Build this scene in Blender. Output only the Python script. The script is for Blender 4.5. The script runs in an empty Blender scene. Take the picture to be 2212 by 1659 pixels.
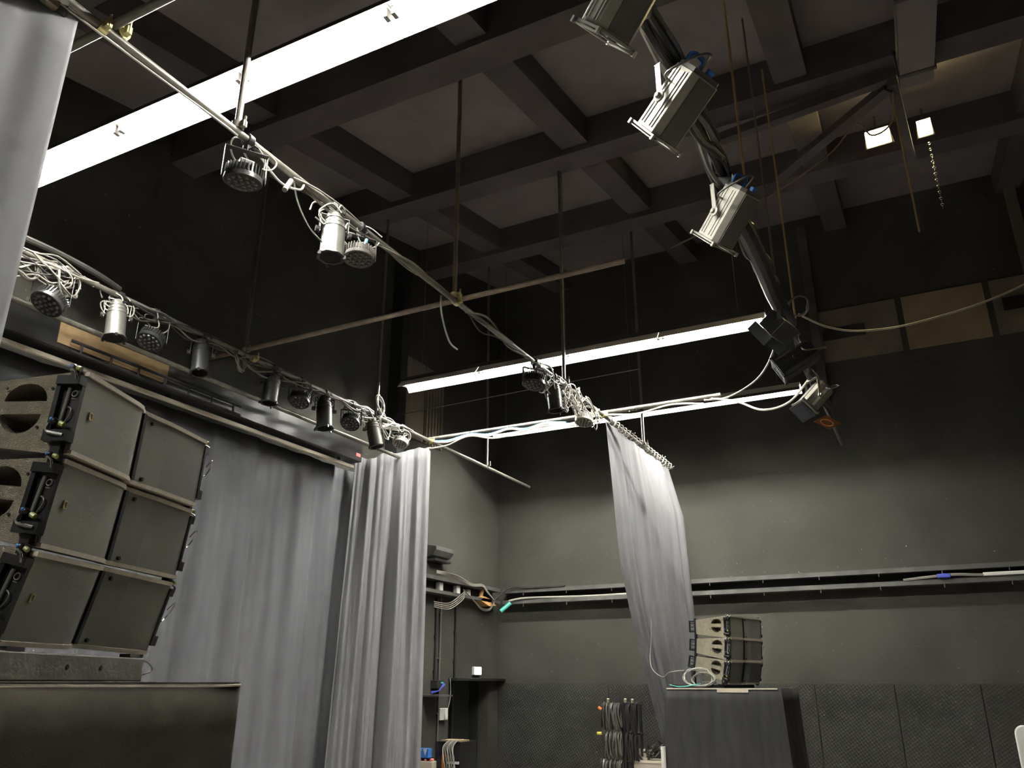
import bpy, bmesh, math, random
from mathutils import Vector, Matrix
R = math.radians
random.seed(7)
scene = bpy.context.scene
COL = scene.collection

# ------------------------------------------------------------------ camera, world, exposure
cam = bpy.data.cameras.new('camera'); camo = bpy.data.objects.new('camera', cam); COL.objects.link(camo)
cam.sensor_width = 36.0; cam.lens = 1737.0 / 2212.0 * 36.0; cam.clip_start = 0.05; cam.clip_end = 100
camo.location = (0, 0, 2.1); camo.rotation_euler = (R(90 + 20.4), 0, R(27.0))
scene.camera = camo
w = bpy.data.worlds.new('world'); scene.world = w; w.use_nodes = True
w.node_tree.nodes['Background'].inputs[0].default_value = (0.012, 0.011, 0.012, 1)
w.node_tree.nodes['Background'].inputs[1].default_value = 0.0
scene.view_settings.view_transform = 'Standard'; scene.view_settings.look = 'None'
scene.view_settings.gamma = 1.0; scene.view_settings.use_curve_mapping = False
scene.view_settings.exposure = 2.8
TUBE_STRENGTH = 62.0
FLOOD_STRENGTH = 16.0

# ------------------------------------------------------------------ materials
MATS = {}
def mat(name, col, rough=0.6, metal=0.0, var=0.0, vscale=6.0, bump=0.0, bscale=60.0, emit=None, estr=0.0, spec=None, chips=0.0, stretch=None):
    m = bpy.data.materials.new(name); m.use_nodes = True; MATS[name] = m
    nt = m.node_tree; b = nt.nodes['Principled BSDF']
    b.inputs['Base Color'].default_value = (*col, 1); b.inputs['Roughness'].default_value = rough; b.inputs['Metallic'].default_value = metal
    if spec is not None: b.inputs['Specular IOR Level'].default_value = spec
    tc = nt.nodes.new('ShaderNodeTexCoord'); src = tc.outputs['Object']
    if stretch:
        mp = nt.nodes.new('ShaderNodeMapping'); mp.inputs['Scale'].default_value = stretch
        nt.links.new(src, mp.inputs['Vector']); src = mp.outputs['Vector']
    last = None
    if var > 0:
        n = nt.nodes.new('ShaderNodeTexNoise'); n.inputs['Scale'].default_value = vscale; n.inputs['Detail'].default_value = 5
        nt.links.new(src, n.inputs['Vector'])
        r = nt.nodes.new('ShaderNodeValToRGB'); r.color_ramp.elements[0].position = .3; r.color_ramp.elements[1].position = .7
        r.color_ramp.elements[0].color = tuple(c * (1 - var) for c in col) + (1,)
        r.color_ramp.elements[1].color = tuple(min(1, c * (1 + var)) for c in col) + (1,)
        nt.links.new(n.outputs['Fac'], r.inputs['Fac']); last = r.outputs['Color']
    if chips > 0:
        n2 = nt.nodes.new('ShaderNodeTexNoise'); n2.inputs['Scale'].default_value = 15; n2.inputs['Detail'].default_value = 6; n2.inputs['Roughness'].default_value = .75
        nt.links.new(tc.outputs['Object'], n2.inputs['Vector'])
        r2 = nt.nodes.new('ShaderNodeValToRGB'); r2.color_ramp.elements[0].position = .655; r2.color_ramp.elements[1].position = .67
        nt.links.new(n2.outputs['Fac'], r2.inputs['Fac'])
        mx = nt.nodes.new('ShaderNodeMixRGB'); mx.inputs[2].default_value = (chips, chips, chips * .92, 1)
        nt.links.new(r2.outputs['Color'], mx.inputs[0])
        if last: nt.links.new(last, mx.inputs[1])
        else: mx.inputs[1].default_value = (*col, 1)
        last = mx.outputs[0]
    if last: nt.links.new(last, b.inputs['Base Color'])
    if bump > 0:
        n3 = nt.nodes.new('ShaderNodeTexNoise'); n3.inputs['Scale'].default_value = bscale; n3.inputs['Detail'].default_value = 3
        nt.links.new(src, n3.inputs['Vector'])
        bp = nt.nodes.new('ShaderNodeBump'); bp.inputs['Strength'].default_value = bump; bp.inputs['Distance'].default_value = .02
        nt.links.new(n3.outputs['Fac'], bp.inputs['Height']); nt.links.new(bp.outputs['Normal'], b.inputs['Normal'])
    if emit:
        b.inputs['Emission Color'].default_value = (*emit, 1); b.inputs['Emission Strength'].default_value = estr
    return m
mat('wall', (.056, .054, .046), .85, var=.16, vscale=.9, bump=.15, bscale=90, chips=.26, spec=.25)
mat('panel', (.042, .041, .036), .8, var=.15, vscale=1.5, spec=.3)
mat('steel_black', (.022, .022, .022), .5, var=.3, vscale=8)
mat('ledge_paint', (.075, .074, .07), .6, var=.25, vscale=5)
mat('ceiling_paint', (.19, .165, .17), .9, var=.1, vscale=2)
mat('beam_paint', (.085, .072, .076), .9, var=.15, vscale=2)
mat('floor_paint', (.32, .29, .25), .5, var=.2, vscale=2)  # unseen floor, lightened to bounce light onto ceiling and plinth
mat('beige_panel', (.30, .23, .14), .7, var=.12, vscale=3)
mat('beige_dull', (.17, .145, .11), .8, var=.15, vscale=3)
mat('wood', (.20, .135, .065), .6, var=.15, vscale=4)  # brown of the reflection painted on the screen housing
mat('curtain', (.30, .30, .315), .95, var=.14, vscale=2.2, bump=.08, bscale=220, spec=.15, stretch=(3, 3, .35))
mat('curtain_shaded', (.118, .120, .132), .95, var=.12, vscale=2.2, bump=.08, bscale=220, spec=.15, stretch=(3, 3, .35))  # same cloth as the other curtains, weaker light darkened into the colour
mat('black_cloth', (.095, .088, .074), .95, var=.2, vscale=5, bump=.1, bscale=150, spec=.15)
mat('drape_cloth', (.036, .035, .036), .95, var=.25, vscale=4, spec=.15, stretch=(3, 3, .4))
mat('cab_paint', (.36, .325, .24), .42, var=.12, vscale=30, bump=.9, bscale=330)
mat('grille', (.20, .20, .18), .7, var=.05, vscale=400, bump=.25, bscale=900)
mat('grille_dark', (.17, .17, .155), .7, var=.05, vscale=400)
mat('cab_lip', (.50, .45, .37), .6, var=.12, vscale=60, bump=.2, bscale=500)
mat('black_plastic', (.014, .014, .015), .32)
mat('black_matte', (.010, .010, .010), .8)
mat('speaker_cone', (.09, .085, .07), .5)
mat('chrome', (.75, .74, .70), .22, 1.0)
mat('gold_badge', (.45, .38, .18), .45, .3)
mat('brass', (.55, .50, .26), .38, .9)
mat('blue_plastic', (.05, .20, .62), .35)
mat('blue_light', (.18, .50, .95), .4)
mat('lime_plastic', (.26, .30, .07), .4)
mat('pipe_steel', (.165, .155, .135), .38, .35, var=.2, vscale=14)
mat('pipe_dark', (.07, .06, .055), .5, .2, var=.3, vscale=10)
mat('hanger_rust', (.16, .12, .09), .6, .1, var=.25, vscale=9)
mat('hood_white', (.78, .78, .75), .45)
mat('tray_dark', (.05, .045, .04), .6)
mat('tube_glass', (.9, .9, .88), .3, emit=(1.0, .975, .90), estr=TUBE_STRENGTH)
mat('flood_glass', (.9, .8, .5), .3, emit=(1.0, .80, .36), estr=FLOOD_STRENGTH)
mat('exit_lit', (.9, .95, .92), .4, emit=(.88, 1.0, .96), estr=1.6)
mat('sign_mark', (.35, .55, .5), .5, emit=(.30, .50, .45), estr=.9)
mat('led_green', (.05, .6, .1), .4, emit=(.05, .8, .1), estr=1.2)
mat('red_label_glow', (.75, .08, .07), .4, emit=(.9, .1, .08), estr=.35)  # printed label with a glow added to its red, no light source
mat('par_silver', (.24, .24, .22), .33, .55, var=.08, vscale=20)
mat('par_black', (.030, .030, .029), .36, .1)
mat('fixture_grey', (.30, .29, .255), .45, .2, var=.06, vscale=12)
mat('fixture_face', (.085, .078, .072), .5, .1)
mat('lens_glass', (.02, .02, .03), .08)
mat('lens_dots', (.13, .13, .13), .25)
mat('amber_gel', (.10, .035, .012), .15)
mat('amber_ring', (.55, .22, .06), .3)
mat('cable_grey', (.24, .225, .20), .5)
mat('cable_black', (.030, .028, .026), .45)
mat('cable_mid', (.12, .115, .10), .5)
mat('cable_white', (.42, .41, .37), .45)
mat('cable_blue', (.14, .34, .62), .45)
mat('cable_navy', (.06, .08, .42), .45)
mat('rope', (.45, .30, .12), .8)
mat('rope_dull', (.20, .15, .10), .8)
mat('orange', (.80, .24, .04), .55)
mat('foam_orange', (.62, .36, .13), .8, var=.2, vscale=20)
mat('teal', (.10, .55, .45), .4)
mat('white_plastic', (.72, .71, .68), .4)
mat('pale_red', (.62, .16, .14), .5)
mat('cream', (.62, .57, .46), .6)
mat('yellow', (.80, .72, .12), .5)
mat('screen_case', (.013, .013, .013), .34)
mat('board_white', (.80, .81, .78), .35)
mat('base_steel', (.16, .16, .14), .55, var=.3, vscale=7, bump=.1, bscale=60)

# thin cloth lets some light through
nt = MATS['curtain'].node_tree; bs = nt.nodes['Principled BSDF']; out = nt.nodes['Material Output']
tl = nt.nodes.new('ShaderNodeBsdfTranslucent'); tl.inputs['Color'].default_value = (.36, .36, .37, 1)
mixs = nt.nodes.new('ShaderNodeMixShader'); mixs.inputs[0].default_value = .3
nt.links.new(bs.outputs[0], mixs.inputs[1]); nt.links.new(tl.outputs[0], mixs.inputs[2]); nt.links.new(mixs.outputs[0], out.inputs['Surface'])

# perforated panel relief
nt = MATS['panel'].node_tree; bs = nt.nodes['Principled BSDF']
tc = nt.nodes.new('ShaderNodeTexCoord'); vo = nt.nodes.new('ShaderNodeTexVoronoi'); vo.inputs['Scale'].default_value = 26; vo.inputs['Randomness'].default_value = 0.12
mp = nt.nodes.new('ShaderNodeMapping'); mp.inputs['Rotation'].default_value = (0, R(33), 0)
nt.links.new(tc.outputs['Object'], mp.inputs['Vector']); nt.links.new(mp.outputs['Vector'], vo.inputs['Vector'])
bp = nt.nodes.new('ShaderNodeBump'); bp.inputs['Strength'].default_value = .8; bp.inputs['Distance'].default_value = .012
nt.links.new(vo.outputs['Distance'], bp.inputs['Height']); nt.links.new(bp.outputs['Normal'], bs.inputs['Normal'])

# ------------------------------------------------------------------ mesh helpers
class MB:
    def __init__(s): s.v = []; s.f = []
    def add(s, vs, fs, M=None):
        o = len(s.v); s.v += [tuple(M @ Vector(p)) if M else tuple(p) for p in vs]; s.f += [tuple(i + o for i in f) for f in fs]; return s
    def bb(s, x0, x1, y0, y1, z0, z1, M=None):
        vs = [(x, y, z) for z in (z0, z1) for y in (y0, y1) for x in (x0, x1)]
        return s.add(vs, [(0, 2, 3, 1), (4, 5, 7, 6), (0, 1, 5, 4), (2, 6, 7, 3), (0, 4, 6, 2), (1, 3, 7, 5)], M)
    def box(s, c, d, M=None):
        return s.bb(c[0] - d[0] / 2, c[0] + d[0] / 2, c[1] - d[1] / 2, c[1] + d[1] / 2, c[2] - d[2] / 2, c[2] + d[2] / 2, M)
    def tube(s, pts, r, n=6, M=None, caps=True, radii=None):
        P = [Vector(p) for p in pts]; k = len(P); t0 = (P[1] - P[0]).normalized()
        u = t0.orthogonal().normalized(); vs = []; fs = []
        for i in range(k):
            t = (P[min(i + 1, k - 1)] - P[max(i - 1, 0)])
            t = t.normalized() if t.length > 1e-9 else t0
            u = (u - t * u.dot(t)); u = u.normalized() if u.length > 1e-6 else t.orthogonal().normalized(); v = t.cross(u)
            rr = radii[i] if radii else r
            for j in range(n):
                a = 2 * math.pi * j / n; vs.append(P[i] + u * (rr * math.cos(a)) + v * (rr * math.sin(a)))
        for i in range(k - 1):
            for j in range(n):
                a = i * n + j; b = i * n + (j + 1) % n; fs.append((a, b, b + n, a + n))
        if caps: fs += [tuple(range(n - 1, -1, -1)), tuple((k - 1) * n + j for j in range(n))]
        return s.add(vs, fs, M)
    def cyl(s, a, b, r, n=14, r2=None, M=None):
        return s.tube([a, b], r, n, M, True, [r, r if r2 is None else r2])
    def lathe(s, prof, n=28, M=None):
        vs = []; fs = []
        for (r, z) in prof:
            for j in range(n):
                a = 2 * math.pi * j / n; vs.append((r * math.cos(a), r * math.sin(a), z))
        for i in range(len(prof) - 1):
            for j in range(n):
                a = i * n + j; b = i * n + (j + 1) % n; fs.append((a, b, b + n, a + n))
        return s.add(vs, fs, M)
    def prism(s, poly, z0, z1, M=None):
        n = len(poly); vs = [(p[0], p[1], z0) for p in poly] + [(p[0], p[1], z1) for p in poly]
        fs = [tuple(range(n - 1, -1, -1)), tuple(range(n, 2 * n))] + [(i, (i + 1) % n, n + (i + 1) % n, n + i) for i in range(n)]
        return s.add(vs, fs, M)
    def ring(s, R_, r, n=24, m=6, M=None):
        vs = []; fs = []
        for i in range(n):
            a = 2 * math.pi * i / n
            for j in range(m):
                b = 2 * math.pi * j / m; q = R_ + r * math.cos(b); vs.append((q * math.cos(a), q * math.sin(a), r * math.sin(b)))
        for i in range(n):
            for j in range(m):
                fs.append((i * m + j, ((i + 1) % n) * m + j, ((i + 1) % n) * m + (j + 1) % m, i * m + (j + 1) % m))
        return s.add(vs, fs, M)
    def ball(s, c, r, M=None, n=10, k=6):
        prof = [(r * math.sin(math.pi * i / k) + 1e-5, -r * math.cos(math.pi * i / k)) for i in range(k + 1)]
        T = Matrix.Translation(c); return s.lathe(prof, n, (M @ T) if M else T)
    def mesh(s, name, smooth=True, angle=35):
        me = bpy.data.meshes.new(name); me.from_pydata(s.v, [], s.f); me.validate()
        bm = bmesh.new(); bm.from_mesh(me); bmesh.ops.recalc_face_normals(bm, faces=bm.faces); bm.to_mesh(me); bm.free()
        if smooth:
            me.polygons.foreach_set('use_smooth', [True] * len(me.polygons)); me.set_sharp_from_angle(angle=R(angle))
        return me
    def build(s, name, m, parent=None, smooth=True, bevel=0.0, solid=0.0):
        return put(name, s.mesh(name, smooth), m, parent, bevel, solid)
def put(name, me, m, parent=None, bevel=0.0, solid=0.0):
    o = bpy.data.objects.new(name, me); COL.objects.link(o)
    if not me.materials: me.materials.append(MATS[m])
    if parent: o.parent = parent
    if bevel:
        b = o.modifiers.new('bevel', 'BEVEL'); b.width = bevel; b.segments = 2; b.limit_method = 'ANGLE'; b.angle_limit = R(40)
    if solid:
        q = o.modifiers.new('thick', 'SOLIDIFY'); q.thickness = solid; q.offset = 0
    return o
def thing(name, label, cat, loc=(0, 0, 0), rot=(0, 0, 0), group=None):
    o = bpy.data.objects.new(name, None); COL.objects.link(o); o.empty_display_size = .1
    o.location = loc; o.rotation_euler = rot; return tag(o, label, cat, group)
def tag(o, label, cat, group=None):
    o['label'] = label; o['category'] = cat
    if group: o['group'] = group
    return o
def struct(o, label=None):
    o['kind'] = 'structure'
    if label: o['label'] = label
    return o
def aimM(d, loc=(0, 0, 0), up=(0, 0, 1)):
    z = Vector(d).normalized(); x = Vector(up).cross(z)
    x = x.normalized() if x.length > 1e-4 else Vector((1, 0, 0)); y = z.cross(x)
    return Matrix.Translation(loc) @ Matrix((x, y, z)).transposed().to_4x4()
def spl(pts, k=6):
    P = [Vector(p) for p in pts]; out = []
    for i in range(len(P) - 1):
        a = P[max(i - 1, 0)]; b = P[i]; c = P[i + 1]; d = P[min(i + 2, len(P) - 1)]
        for j in range(k):
            t = j / k
            out.append(.5 * ((2 * b) + (c - a) * t + (2 * a - 5 * b + 4 * c - d) * t * t + (3 * b - a - 3 * c + d) * t ** 3))
    out.append(P[-1]); return out
def cable(name, pts, r, m, parent=None, label=None, cat='cable', group=None, k=6, n=6):
    o = MB().tube(spl(pts, k), r, n).build(name, m, parent)
    if label: tag(o, label, cat, group)
    return o
U = random.uniform

# ------------------------------------------------------------------ room shell
XL, YB = -7.0, 13.2
DY0, DY1, DZ = 11.56, 12.86, 2.16
floor = struct(MB().bb(-7.6, 6.2, -6.2, 13.6, -.1, 0).build('floor', 'floor_paint', smooth=False), 'unseen studio floor, kept pale to bounce light upward')
wb = struct(MB().bb(-7.4, 6.2, YB, YB + .2, 0, 9.9).build('wall_back', 'wall', smooth=False), 'black painted back wall with perforated panels')
m = MB(); m.bb(XL - .2, XL, -6.2, DY0, 0, 9.8); m.bb(XL - .2, XL, DY1, YB + .01, 0, 9.8); m.bb(XL - .2, XL, DY0, DY1, DZ, 9.8)
wl = struct(m.build('wall_left', 'wall', smooth=False), 'black painted side wall beyond the curtains')
struct(MB().bb(6.0, 6.2, -6.2, 13.4, 0, 9.9).build('wall_right', 'wall', smooth=False), 'black painted wall')
struct(MB().bb(-7.2, 6.2, -6.2, -6.0, 0, 9.9).build('wall_front', 'wall', smooth=False), 'black painted wall')
def roofz(y): return 7.1 + .2 * y
m = MB(); m.add([(-7.4, -6.3, roofz(-6.3)), (6.3, -6.3, roofz(-6.3)), (6.3, 13.5, roofz(13.5)), (-7.4, 13.5, roofz(13.5)),
                 (-7.4, -6.3, roofz(-6.3) + .2), (6.3, -6.3, roofz(-6.3) + .2), (6.3, 13.5, roofz(13.5) + .2), (-7.4, 13.5, roofz(13.5) + .2)],
                [(0, 3, 2, 1), (4, 5, 6, 7), (0, 1, 5, 4), (1, 2, 6, 5), (2, 3, 7, 6), (3, 0, 4, 7)])
ceil = struct(m.build('ceiling', 'ceiling_paint', smooth=False), 'dark sloping ceiling with crossing beams')
for y in (-4.9, -2.35, .2, 2.75, 5.3, 7.85, 10.4):
    MB().bb(-7.0, 6.0, y - .17, y + .17, roofz(y) - .48, roofz(y) + .03).build('beam', 'beam_paint', ceil, False)
for x in (-5.6, -3.05, -.5, 2.05, 4.6):
    m = MB(); a = [(x - .17, -6, roofz(-6)), (x + .17, -6, roofz(-6)), (x + .17, 13.2, roofz(13.2)), (x - .17, 13.2, roofz(13.2))]
    m.add([(p[0], p[1], p[2] - .36) for p in a] + [(p[0], p[1], p[2] + .03) for p in a], [(0, 3, 2, 1), (4, 5, 6, 7), (0, 1, 5, 4), (1, 2, 6, 5), (2, 3, 7, 6), (3, 0, 4, 7)])
    m.build('beam', 'beam_paint', ceil, False)
# roof struts catching the flood light
for a, b in (((.42, 7.84, 8.05), (-1.5, 8.0, 8.0)), ((.42, 7.9, 7.98), (-.9, 9.2, 8.1)), ((.46, 7.84, 8.0), (.6, 9.6, 8.2))):
    MB().tube([a, b], .075, 4).build('strut', 'beam_paint', ceil, False)
# lower perforated wall panels, each a piece
X = -4.42
pm = MB().bb(-.525, .525, -.025, 0, 0, 2.09).mesh('panel', False)
while X < 5.6:
    o = put('panel', pm, 'panel', wb); o.location = (X, YB, 0.0); X += 1.065
MB().bb(-7.0, -4.96, YB - .02, YB, 0, 2.1).build('panel', 'panel', wb, False)
MB().bb(-4.95, 6.0, YB - .005, YB, 0, 2.085).build('joint_backing', 'black_matte', wb, False)
# upper beige infill panels on back wall with posts and vents
for i in range(5):
    x0 = -1.0 + i * 1.23
    MB().bb(x0 + (.05 if i else 0), x0 + 1.19, YB - .03, YB, 7.0, 7.9).build('panel', 'beige_dull' if i % 2 == 0 else 'beige_panel', wb, False)
    if i in (0, 2): 
        v = MB().bb(x0 + (0.05 if i == 0 else .17), x0 + .70, YB - .05, YB - .03, 7.37, 7.57).build('vent', 'steel_black', wb, False)
for x in (-1.05, 2.06):
    MB().bb(x - .07, x + .07, YB - .16, YB, 6.3, 9.5).build('post', 'beige_dull' if x > 0 else 'ledge_paint', wb, False)
# steel ledge on back and left walls
lg = MB(); lg.bb(XL + .2, 6.0, YB - .22, YB, 3.585, 3.65).bb(XL + .2, 6.0, YB - .22, YB, 3.40, 3.465)
lg = struct(lg.build('trim_1', 'ledge_paint', smooth=False), 'double steel ledge running along the back wall')
MB().bb(XL + .2, 6.0, YB - .04, YB, 3.465, 3.585).build('web', 'black_matte', lg, False)  # black stands in for the shade below the upper flange
MB().bb(XL + .2, 6.0, YB - .035, YB, 3.65, 3.85).build('plaster_strip', 'wall', lg, False)
for i in range(14):
    x = -6.4 + i * .82
    for z in (3.60, 3.41):
        MB().cyl((x, YB - .205, z - .06), (x, YB - .205, z + .03), .009, 6).build('bolt', 'ledge_paint', lg)
l2 = MB(); l2.bb(XL, XL + .2, 8.6, YB - .3, 3.60, 3.66).bb(XL, XL + .2, 8.6, YB - .3, 3.40, 3.45)
l2 = struct(l2.build('trim_2', 'ledge_paint', smooth=False), 'steel ledge on the side wall carrying cables')
MB().bb(XL, XL + .03, 8.6, YB - .3, 3.45, 3.60).build('web', 'black_matte', l2, False)  # web coloured black as the shade between the flanges
MB().bb(XL, XL + .03, 8.6, YB - .3, 3.66, 3.86).build('plaster_strip', 'wall', l2, False)
# side wall: recessed beige panels, dark duct
MB().bb(XL, XL + .03, 9.72, 10.5, 5.75, 7.08).build('panel', 'beige_dull', wl, False)
MB().bb(XL, XL + .03, 10.53, 11.1, 5.75, 7.08).build('panel', 'beige_dull', wl, False)
for k in range(6): MB().bb(XL + .03, XL + .05, 10.55 + k * .09, 10.59 + k * .09, 5.75, 7.0).build('rib', 'beige_dull', wl, False)
MB().bb(XL, XL + .22, 9.52, 9.70, 5.3, 8.6).build('duct', 'steel_black', wl, False)
# doorway
d = MB().bb(XL - .42, XL - .38, DY0, DY1, 0, DZ).bb(XL - .4, XL - .2, DY0 - .1, DY0, 0, DZ + .1).bb(XL - .4, XL - .2, DY1, DY1 + .1, 0, DZ + .1).bb(XL - .4, XL - .2, DY0, DY1, DZ, DZ + .1)
d = struct(d.build('door_1', 'black_matte', smooth=False), 'dark open doorway under a projecting lintel')
MB().bb(XL - .37, XL - .33, DY0 + .66, DY0 + .70, 0, DZ - .02).build('door_edge', 'steel_black', d, False)
MB().bb(XL, XL + .16, DY0 - .02, YB - .02, DZ - .03, DZ + .015).build('lintel', 'black_matte', d, False, bevel=.006)

# exit sign
s = thing('exit_sign', 'small lit white exit sign above the dark doorway', 'sign', (XL, 12.39, 2.29))
MB().bb(0, .05, -.115, .115, -.065, .065).build('case', 'white_plastic', s, False, bevel=.006)
MB().bb(.05, .056, -.108, .108, -.058, .058).build('lit_face', 'exit_lit', s, False)
MB().bb(.056, .058, .0, .03, .02, .035).bb(.056, .058, .0, .08, -.045, -.035).bb(.056, .058, .03, .045, -.03, .02).build('pictogram', 'sign_mark', s, False)
# wall lamp / siren box
s = thing('wall_speaker', 'grey wedge-shaped box fixed high on the side wall beside the curtain', 'wall box', (XL, 10.95, 4.05))
MB().prism([(0, -.12), (.16, -.08), (.22, .0), (.22, .06), (0, .10)], -.3, .24, Matrix.Rotation(R(90), 4, 'X') @ Matrix.Identity(4)).build('case', 'ledge_paint', s, bevel=.01)
MB().bb(0, .20, -.22, .26, -.16, -.125).build('bracket', 'steel_black', s, False)
# conduits and boxes on side wall
for y, z0, z1, mm, lb in ((11.22, 1.1, 3.36, 'cable_mid', 'thin grey conduit running down the side wall past the white socket'), (11.69, 2.1, 3.38, 'steel_black', 'black conduit running down to the doorway corner'), (11.10, 1.9, 3.36, 'steel_black', 'thick black conduit behind the curtain edge')):
    c = thing('conduit', lb, 'conduit', (XL, y, z0))
    MB().cyl((.025, 0, 0), (.025, 0, z1 - z0), .022 if y != 11.22 else .014, 8).build('pipe', mm, c)
    for q in (.25, .6, .9): MB().box((.015, 0, (z1 - z0) * q), (.03, .07, .02)).build('clip', mm, c)
s = thing('junction_box', 'black junction box with blue cables on the side wall', 'box', (XL, 11.12, 2.02))
MB().bb(0, .12, -.1, .09, 0, .12).build('case', 'steel_black', s, False, bevel=.006)
MB().bb(0, .3, -.34, .06, -.11, -.085).build('shelf', 'ledge_paint', s, False)
MB().bb(.121, .124, 0, .07, .075, .095).build('sticker', 'teal', s, False)
for k in range(3): cable('blue_cable', [(.14, .09 - k * .02, .06 + .01 * k), (.17, -.05, .01 + .012 * k), (.2, -.2, -.03), (.22, -.42, -.06 + .012 * k)], .008, 'cable_navy', s)
s = thing('wall_socket', 'white double socket plate on the side wall left of the doorway', 'socket', (XL, 11.34, 1.66))
MB().bb(0, .05, -.10, .02, -.09, .08).build('plate', 'white_plastic', s, False, bevel=.008)
MB().bb(0, .07, .03, .10, -.09, .08).build('switch_box', 'white_plastic', s, False, bevel=.008)
cable('lead', [(.05, .06, .0), (.06, .14, .14), (.05, .19, .32), (.04, .18, .52)], .007, 'cable_grey', s)
# cables dangling from side ledge
s = thing('cable_swag', 'grey cables drooping from the side wall ledge beside the curtain', 'cables', (0, 0, 0))
for k in range(4):
    cable('cable', [(XL + .24, 10.7, 3.69 + .012 * k), (XL + .22 + .01 * k, 11.3, 3.685 + .01 * k), (XL + .24, 11.8, 3.60 + .012 * k), (XL + .22, 12.2, 3.63 + .012 * k), (XL + .23, 12.35, 3.55 + .01 * k), (XL + .24, 12.6, 3.43)], .008, 'cable_grey', s)
for k in range(4):
    cable('cable', [(XL + .22, 10.7, 3.26 - .025 * k), (XL + .24, 11.1, 3.27 - .03 * k), (XL + .24, 11.45, 3.42 - .035 * k), (XL + .23, 11.6, 3.50 - .03 * k)], .008, 'cable_grey', s)
for k in range(2):
    cable('cable', [(XL + .23, 11.55, 3.52), (XL + .25, 11.8, 3.40), (XL + .26, 12.1, 3.27 - .02 * k), (XL + .26, 12.4, 3.28 - .02 * k), (XL + .24, 12.6, 3.42)], .009, 'cable_mid', s)
cable('cable', [(XL + .22, 12.55, 3.40), (XL + .3, 12.75, 3.56), (XL + .4, 12.93, 3.68), (-6.3, 12.97, 3.66), (-5.6, 12.98, 3.66)], .018, 'cable_black', s)
for y, z, lb in ((11.05, 3.53, 'by the curtain edge'), (11.58, 3.53, 'where grey cables loop'), (11.92, 3.50, 'near the orange foam')):
    o = MB().bb(XL + .04, XL + .13, y - .05, y + .05, z - .07, z + .06).build('terminal_box', 'white_plastic', bevel=.01); tag(o, 'small white terminal box inside the side wall ledge ' + lb, 'terminal box', 'white boxes in the side ledge')
o = MB().prism([(12.2, 3.40), (12.5, 3.33), (12.75, 3.36), (12.55, 3.45), (12.3, 3.48)], XL + .03, XL + .2, Matrix(((0, 0, 1, 0), (1, 0, 0, 0), (0, 1, 0, 0), (0, 0, 0, 1)))).build('foam_lump', 'foam_orange'); tag(o, 'orange foam lump spilling out at the end of the side ledge', 'foam')
o = MB().tube([(XL + .12, 12.33, 3.46), (XL + .12, 12.38, 3.62)], .035, 6).build('wood_stub', 'foam_orange'); tag(o, 'short orange wooden stub propped upright at the end of the side ledge', 'wood')
o = MB().cyl((XL + .3, 12.72, 3.26), (XL + .45, 12.8, 3.40), .035, 10).build('connector_plug', 'teal'); tag(o, 'teal plug connector dangling at the wall corner', 'plug')
cable('ledge_cable', [(XL + .35, 12.93, 3.45), (-6.3, 12.97, 3.49), (-5.2, 13.0, 3.475), (-4.2, 12.99, 3.485), (-3.95, 12.97, 3.50), (-3.8, 12.99, 3.48)], .016, 'cable_white', None, 'white cable lying along the back wall ledge from the corner')
cable('ledge_cable', [(-.35, 12.99, 3.475), (0.0, 12.97, 3.50), (.3, 12.96, 3.515), (.7, 12.97, 3.49), (1.3, 12.98, 3.49), (2.6, 12.99, 3.49)], .02, 'cable_grey', None, 'pale cables looped over a blue plug on the back ledge')
o = MB().box((.17, 12.96, 3.505), (.17, .06, .06)).build('ledge_plug', 'cable_navy', bevel=.012); tag(o, 'blue plug resting on the back wall ledge', 'plug')
o = MB().box((1.1, 12.98, 3.50), (.9, .06, .05)).build('paper_strip', 'white_plastic', bevel=.01); tag(o, 'white trunking strip lying on the back wall ledge', 'trunking')

# ------------------------------------------------------------------ curtains
def curtain(name, label, top, bot, ns, nt_, folds, seed, amp, norm, m='curtain', group=None, xtra=None):
    rnd = random.Random(seed); ph = [(folds * f, rnd.uniform(0, 6.28), a) for f, a in ((1, 1.), (1.73, .5), (.43, .8), (3.1, .22))]
    vs = []; fs = []; nv = Vector(norm).normalized()
    for j in range(nt_ + 1):
        t = j / nt_
        for i in range(ns + 1):
            q = i / ns; p = xtra(q, t) if xtra else Vector(top(q)).lerp(Vector(bot(q)), t)
            dd = 0
            for (fr, p0, a) in ph:
                x = math.sin(2 * math.pi * fr * q + p0 + .5 * math.sin(2.2 * t + fr)); dd += a * (abs(x) ** .8) * (1 if x > 0 else -1)
            dd *= amp * (.45 + .55 * min(1, t * 3)) * (1 + .25 * math.sin(5 * t + 9 * q))
            vs.append(Vector(p) + nv * dd)
    for j in range(nt_):
        for i in range(ns):
            a = j * (ns + 1) + i; fs.append((a, a + 1, a + ns + 2, a + ns + 1))
    mb = MB(); mb.add(vs, fs); o = put(name, mb.mesh(name, True, 180), m, None, 0, .006); tag(o, label, 'curtain', group); return o
P0, P1, P2, PZ = -5.98, -3.39, -.82, 5.3
curtain('stage_curtain', 'pale grey curtain hanging beside the near speaker stack', lambda q: (P1, -1.2 + 3.02 * q, 5.22), lambda q: (P1 + .02, -1.25 + 3.05 * q, .03), 150, 24, 7, 3, .016, (1, 0, 0))
curtain('backdrop_curtain', 'wide grey curtain hanging below the projector screen housing', lambda q: (-6.80, 1.6 + 7.2 * q, 4.80), lambda q: (-6.80, 1.6 + 7.1 * q, .03), 300, 30, 15, 5, .028, (1, 0, 0), 'curtain_shaded')
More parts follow.
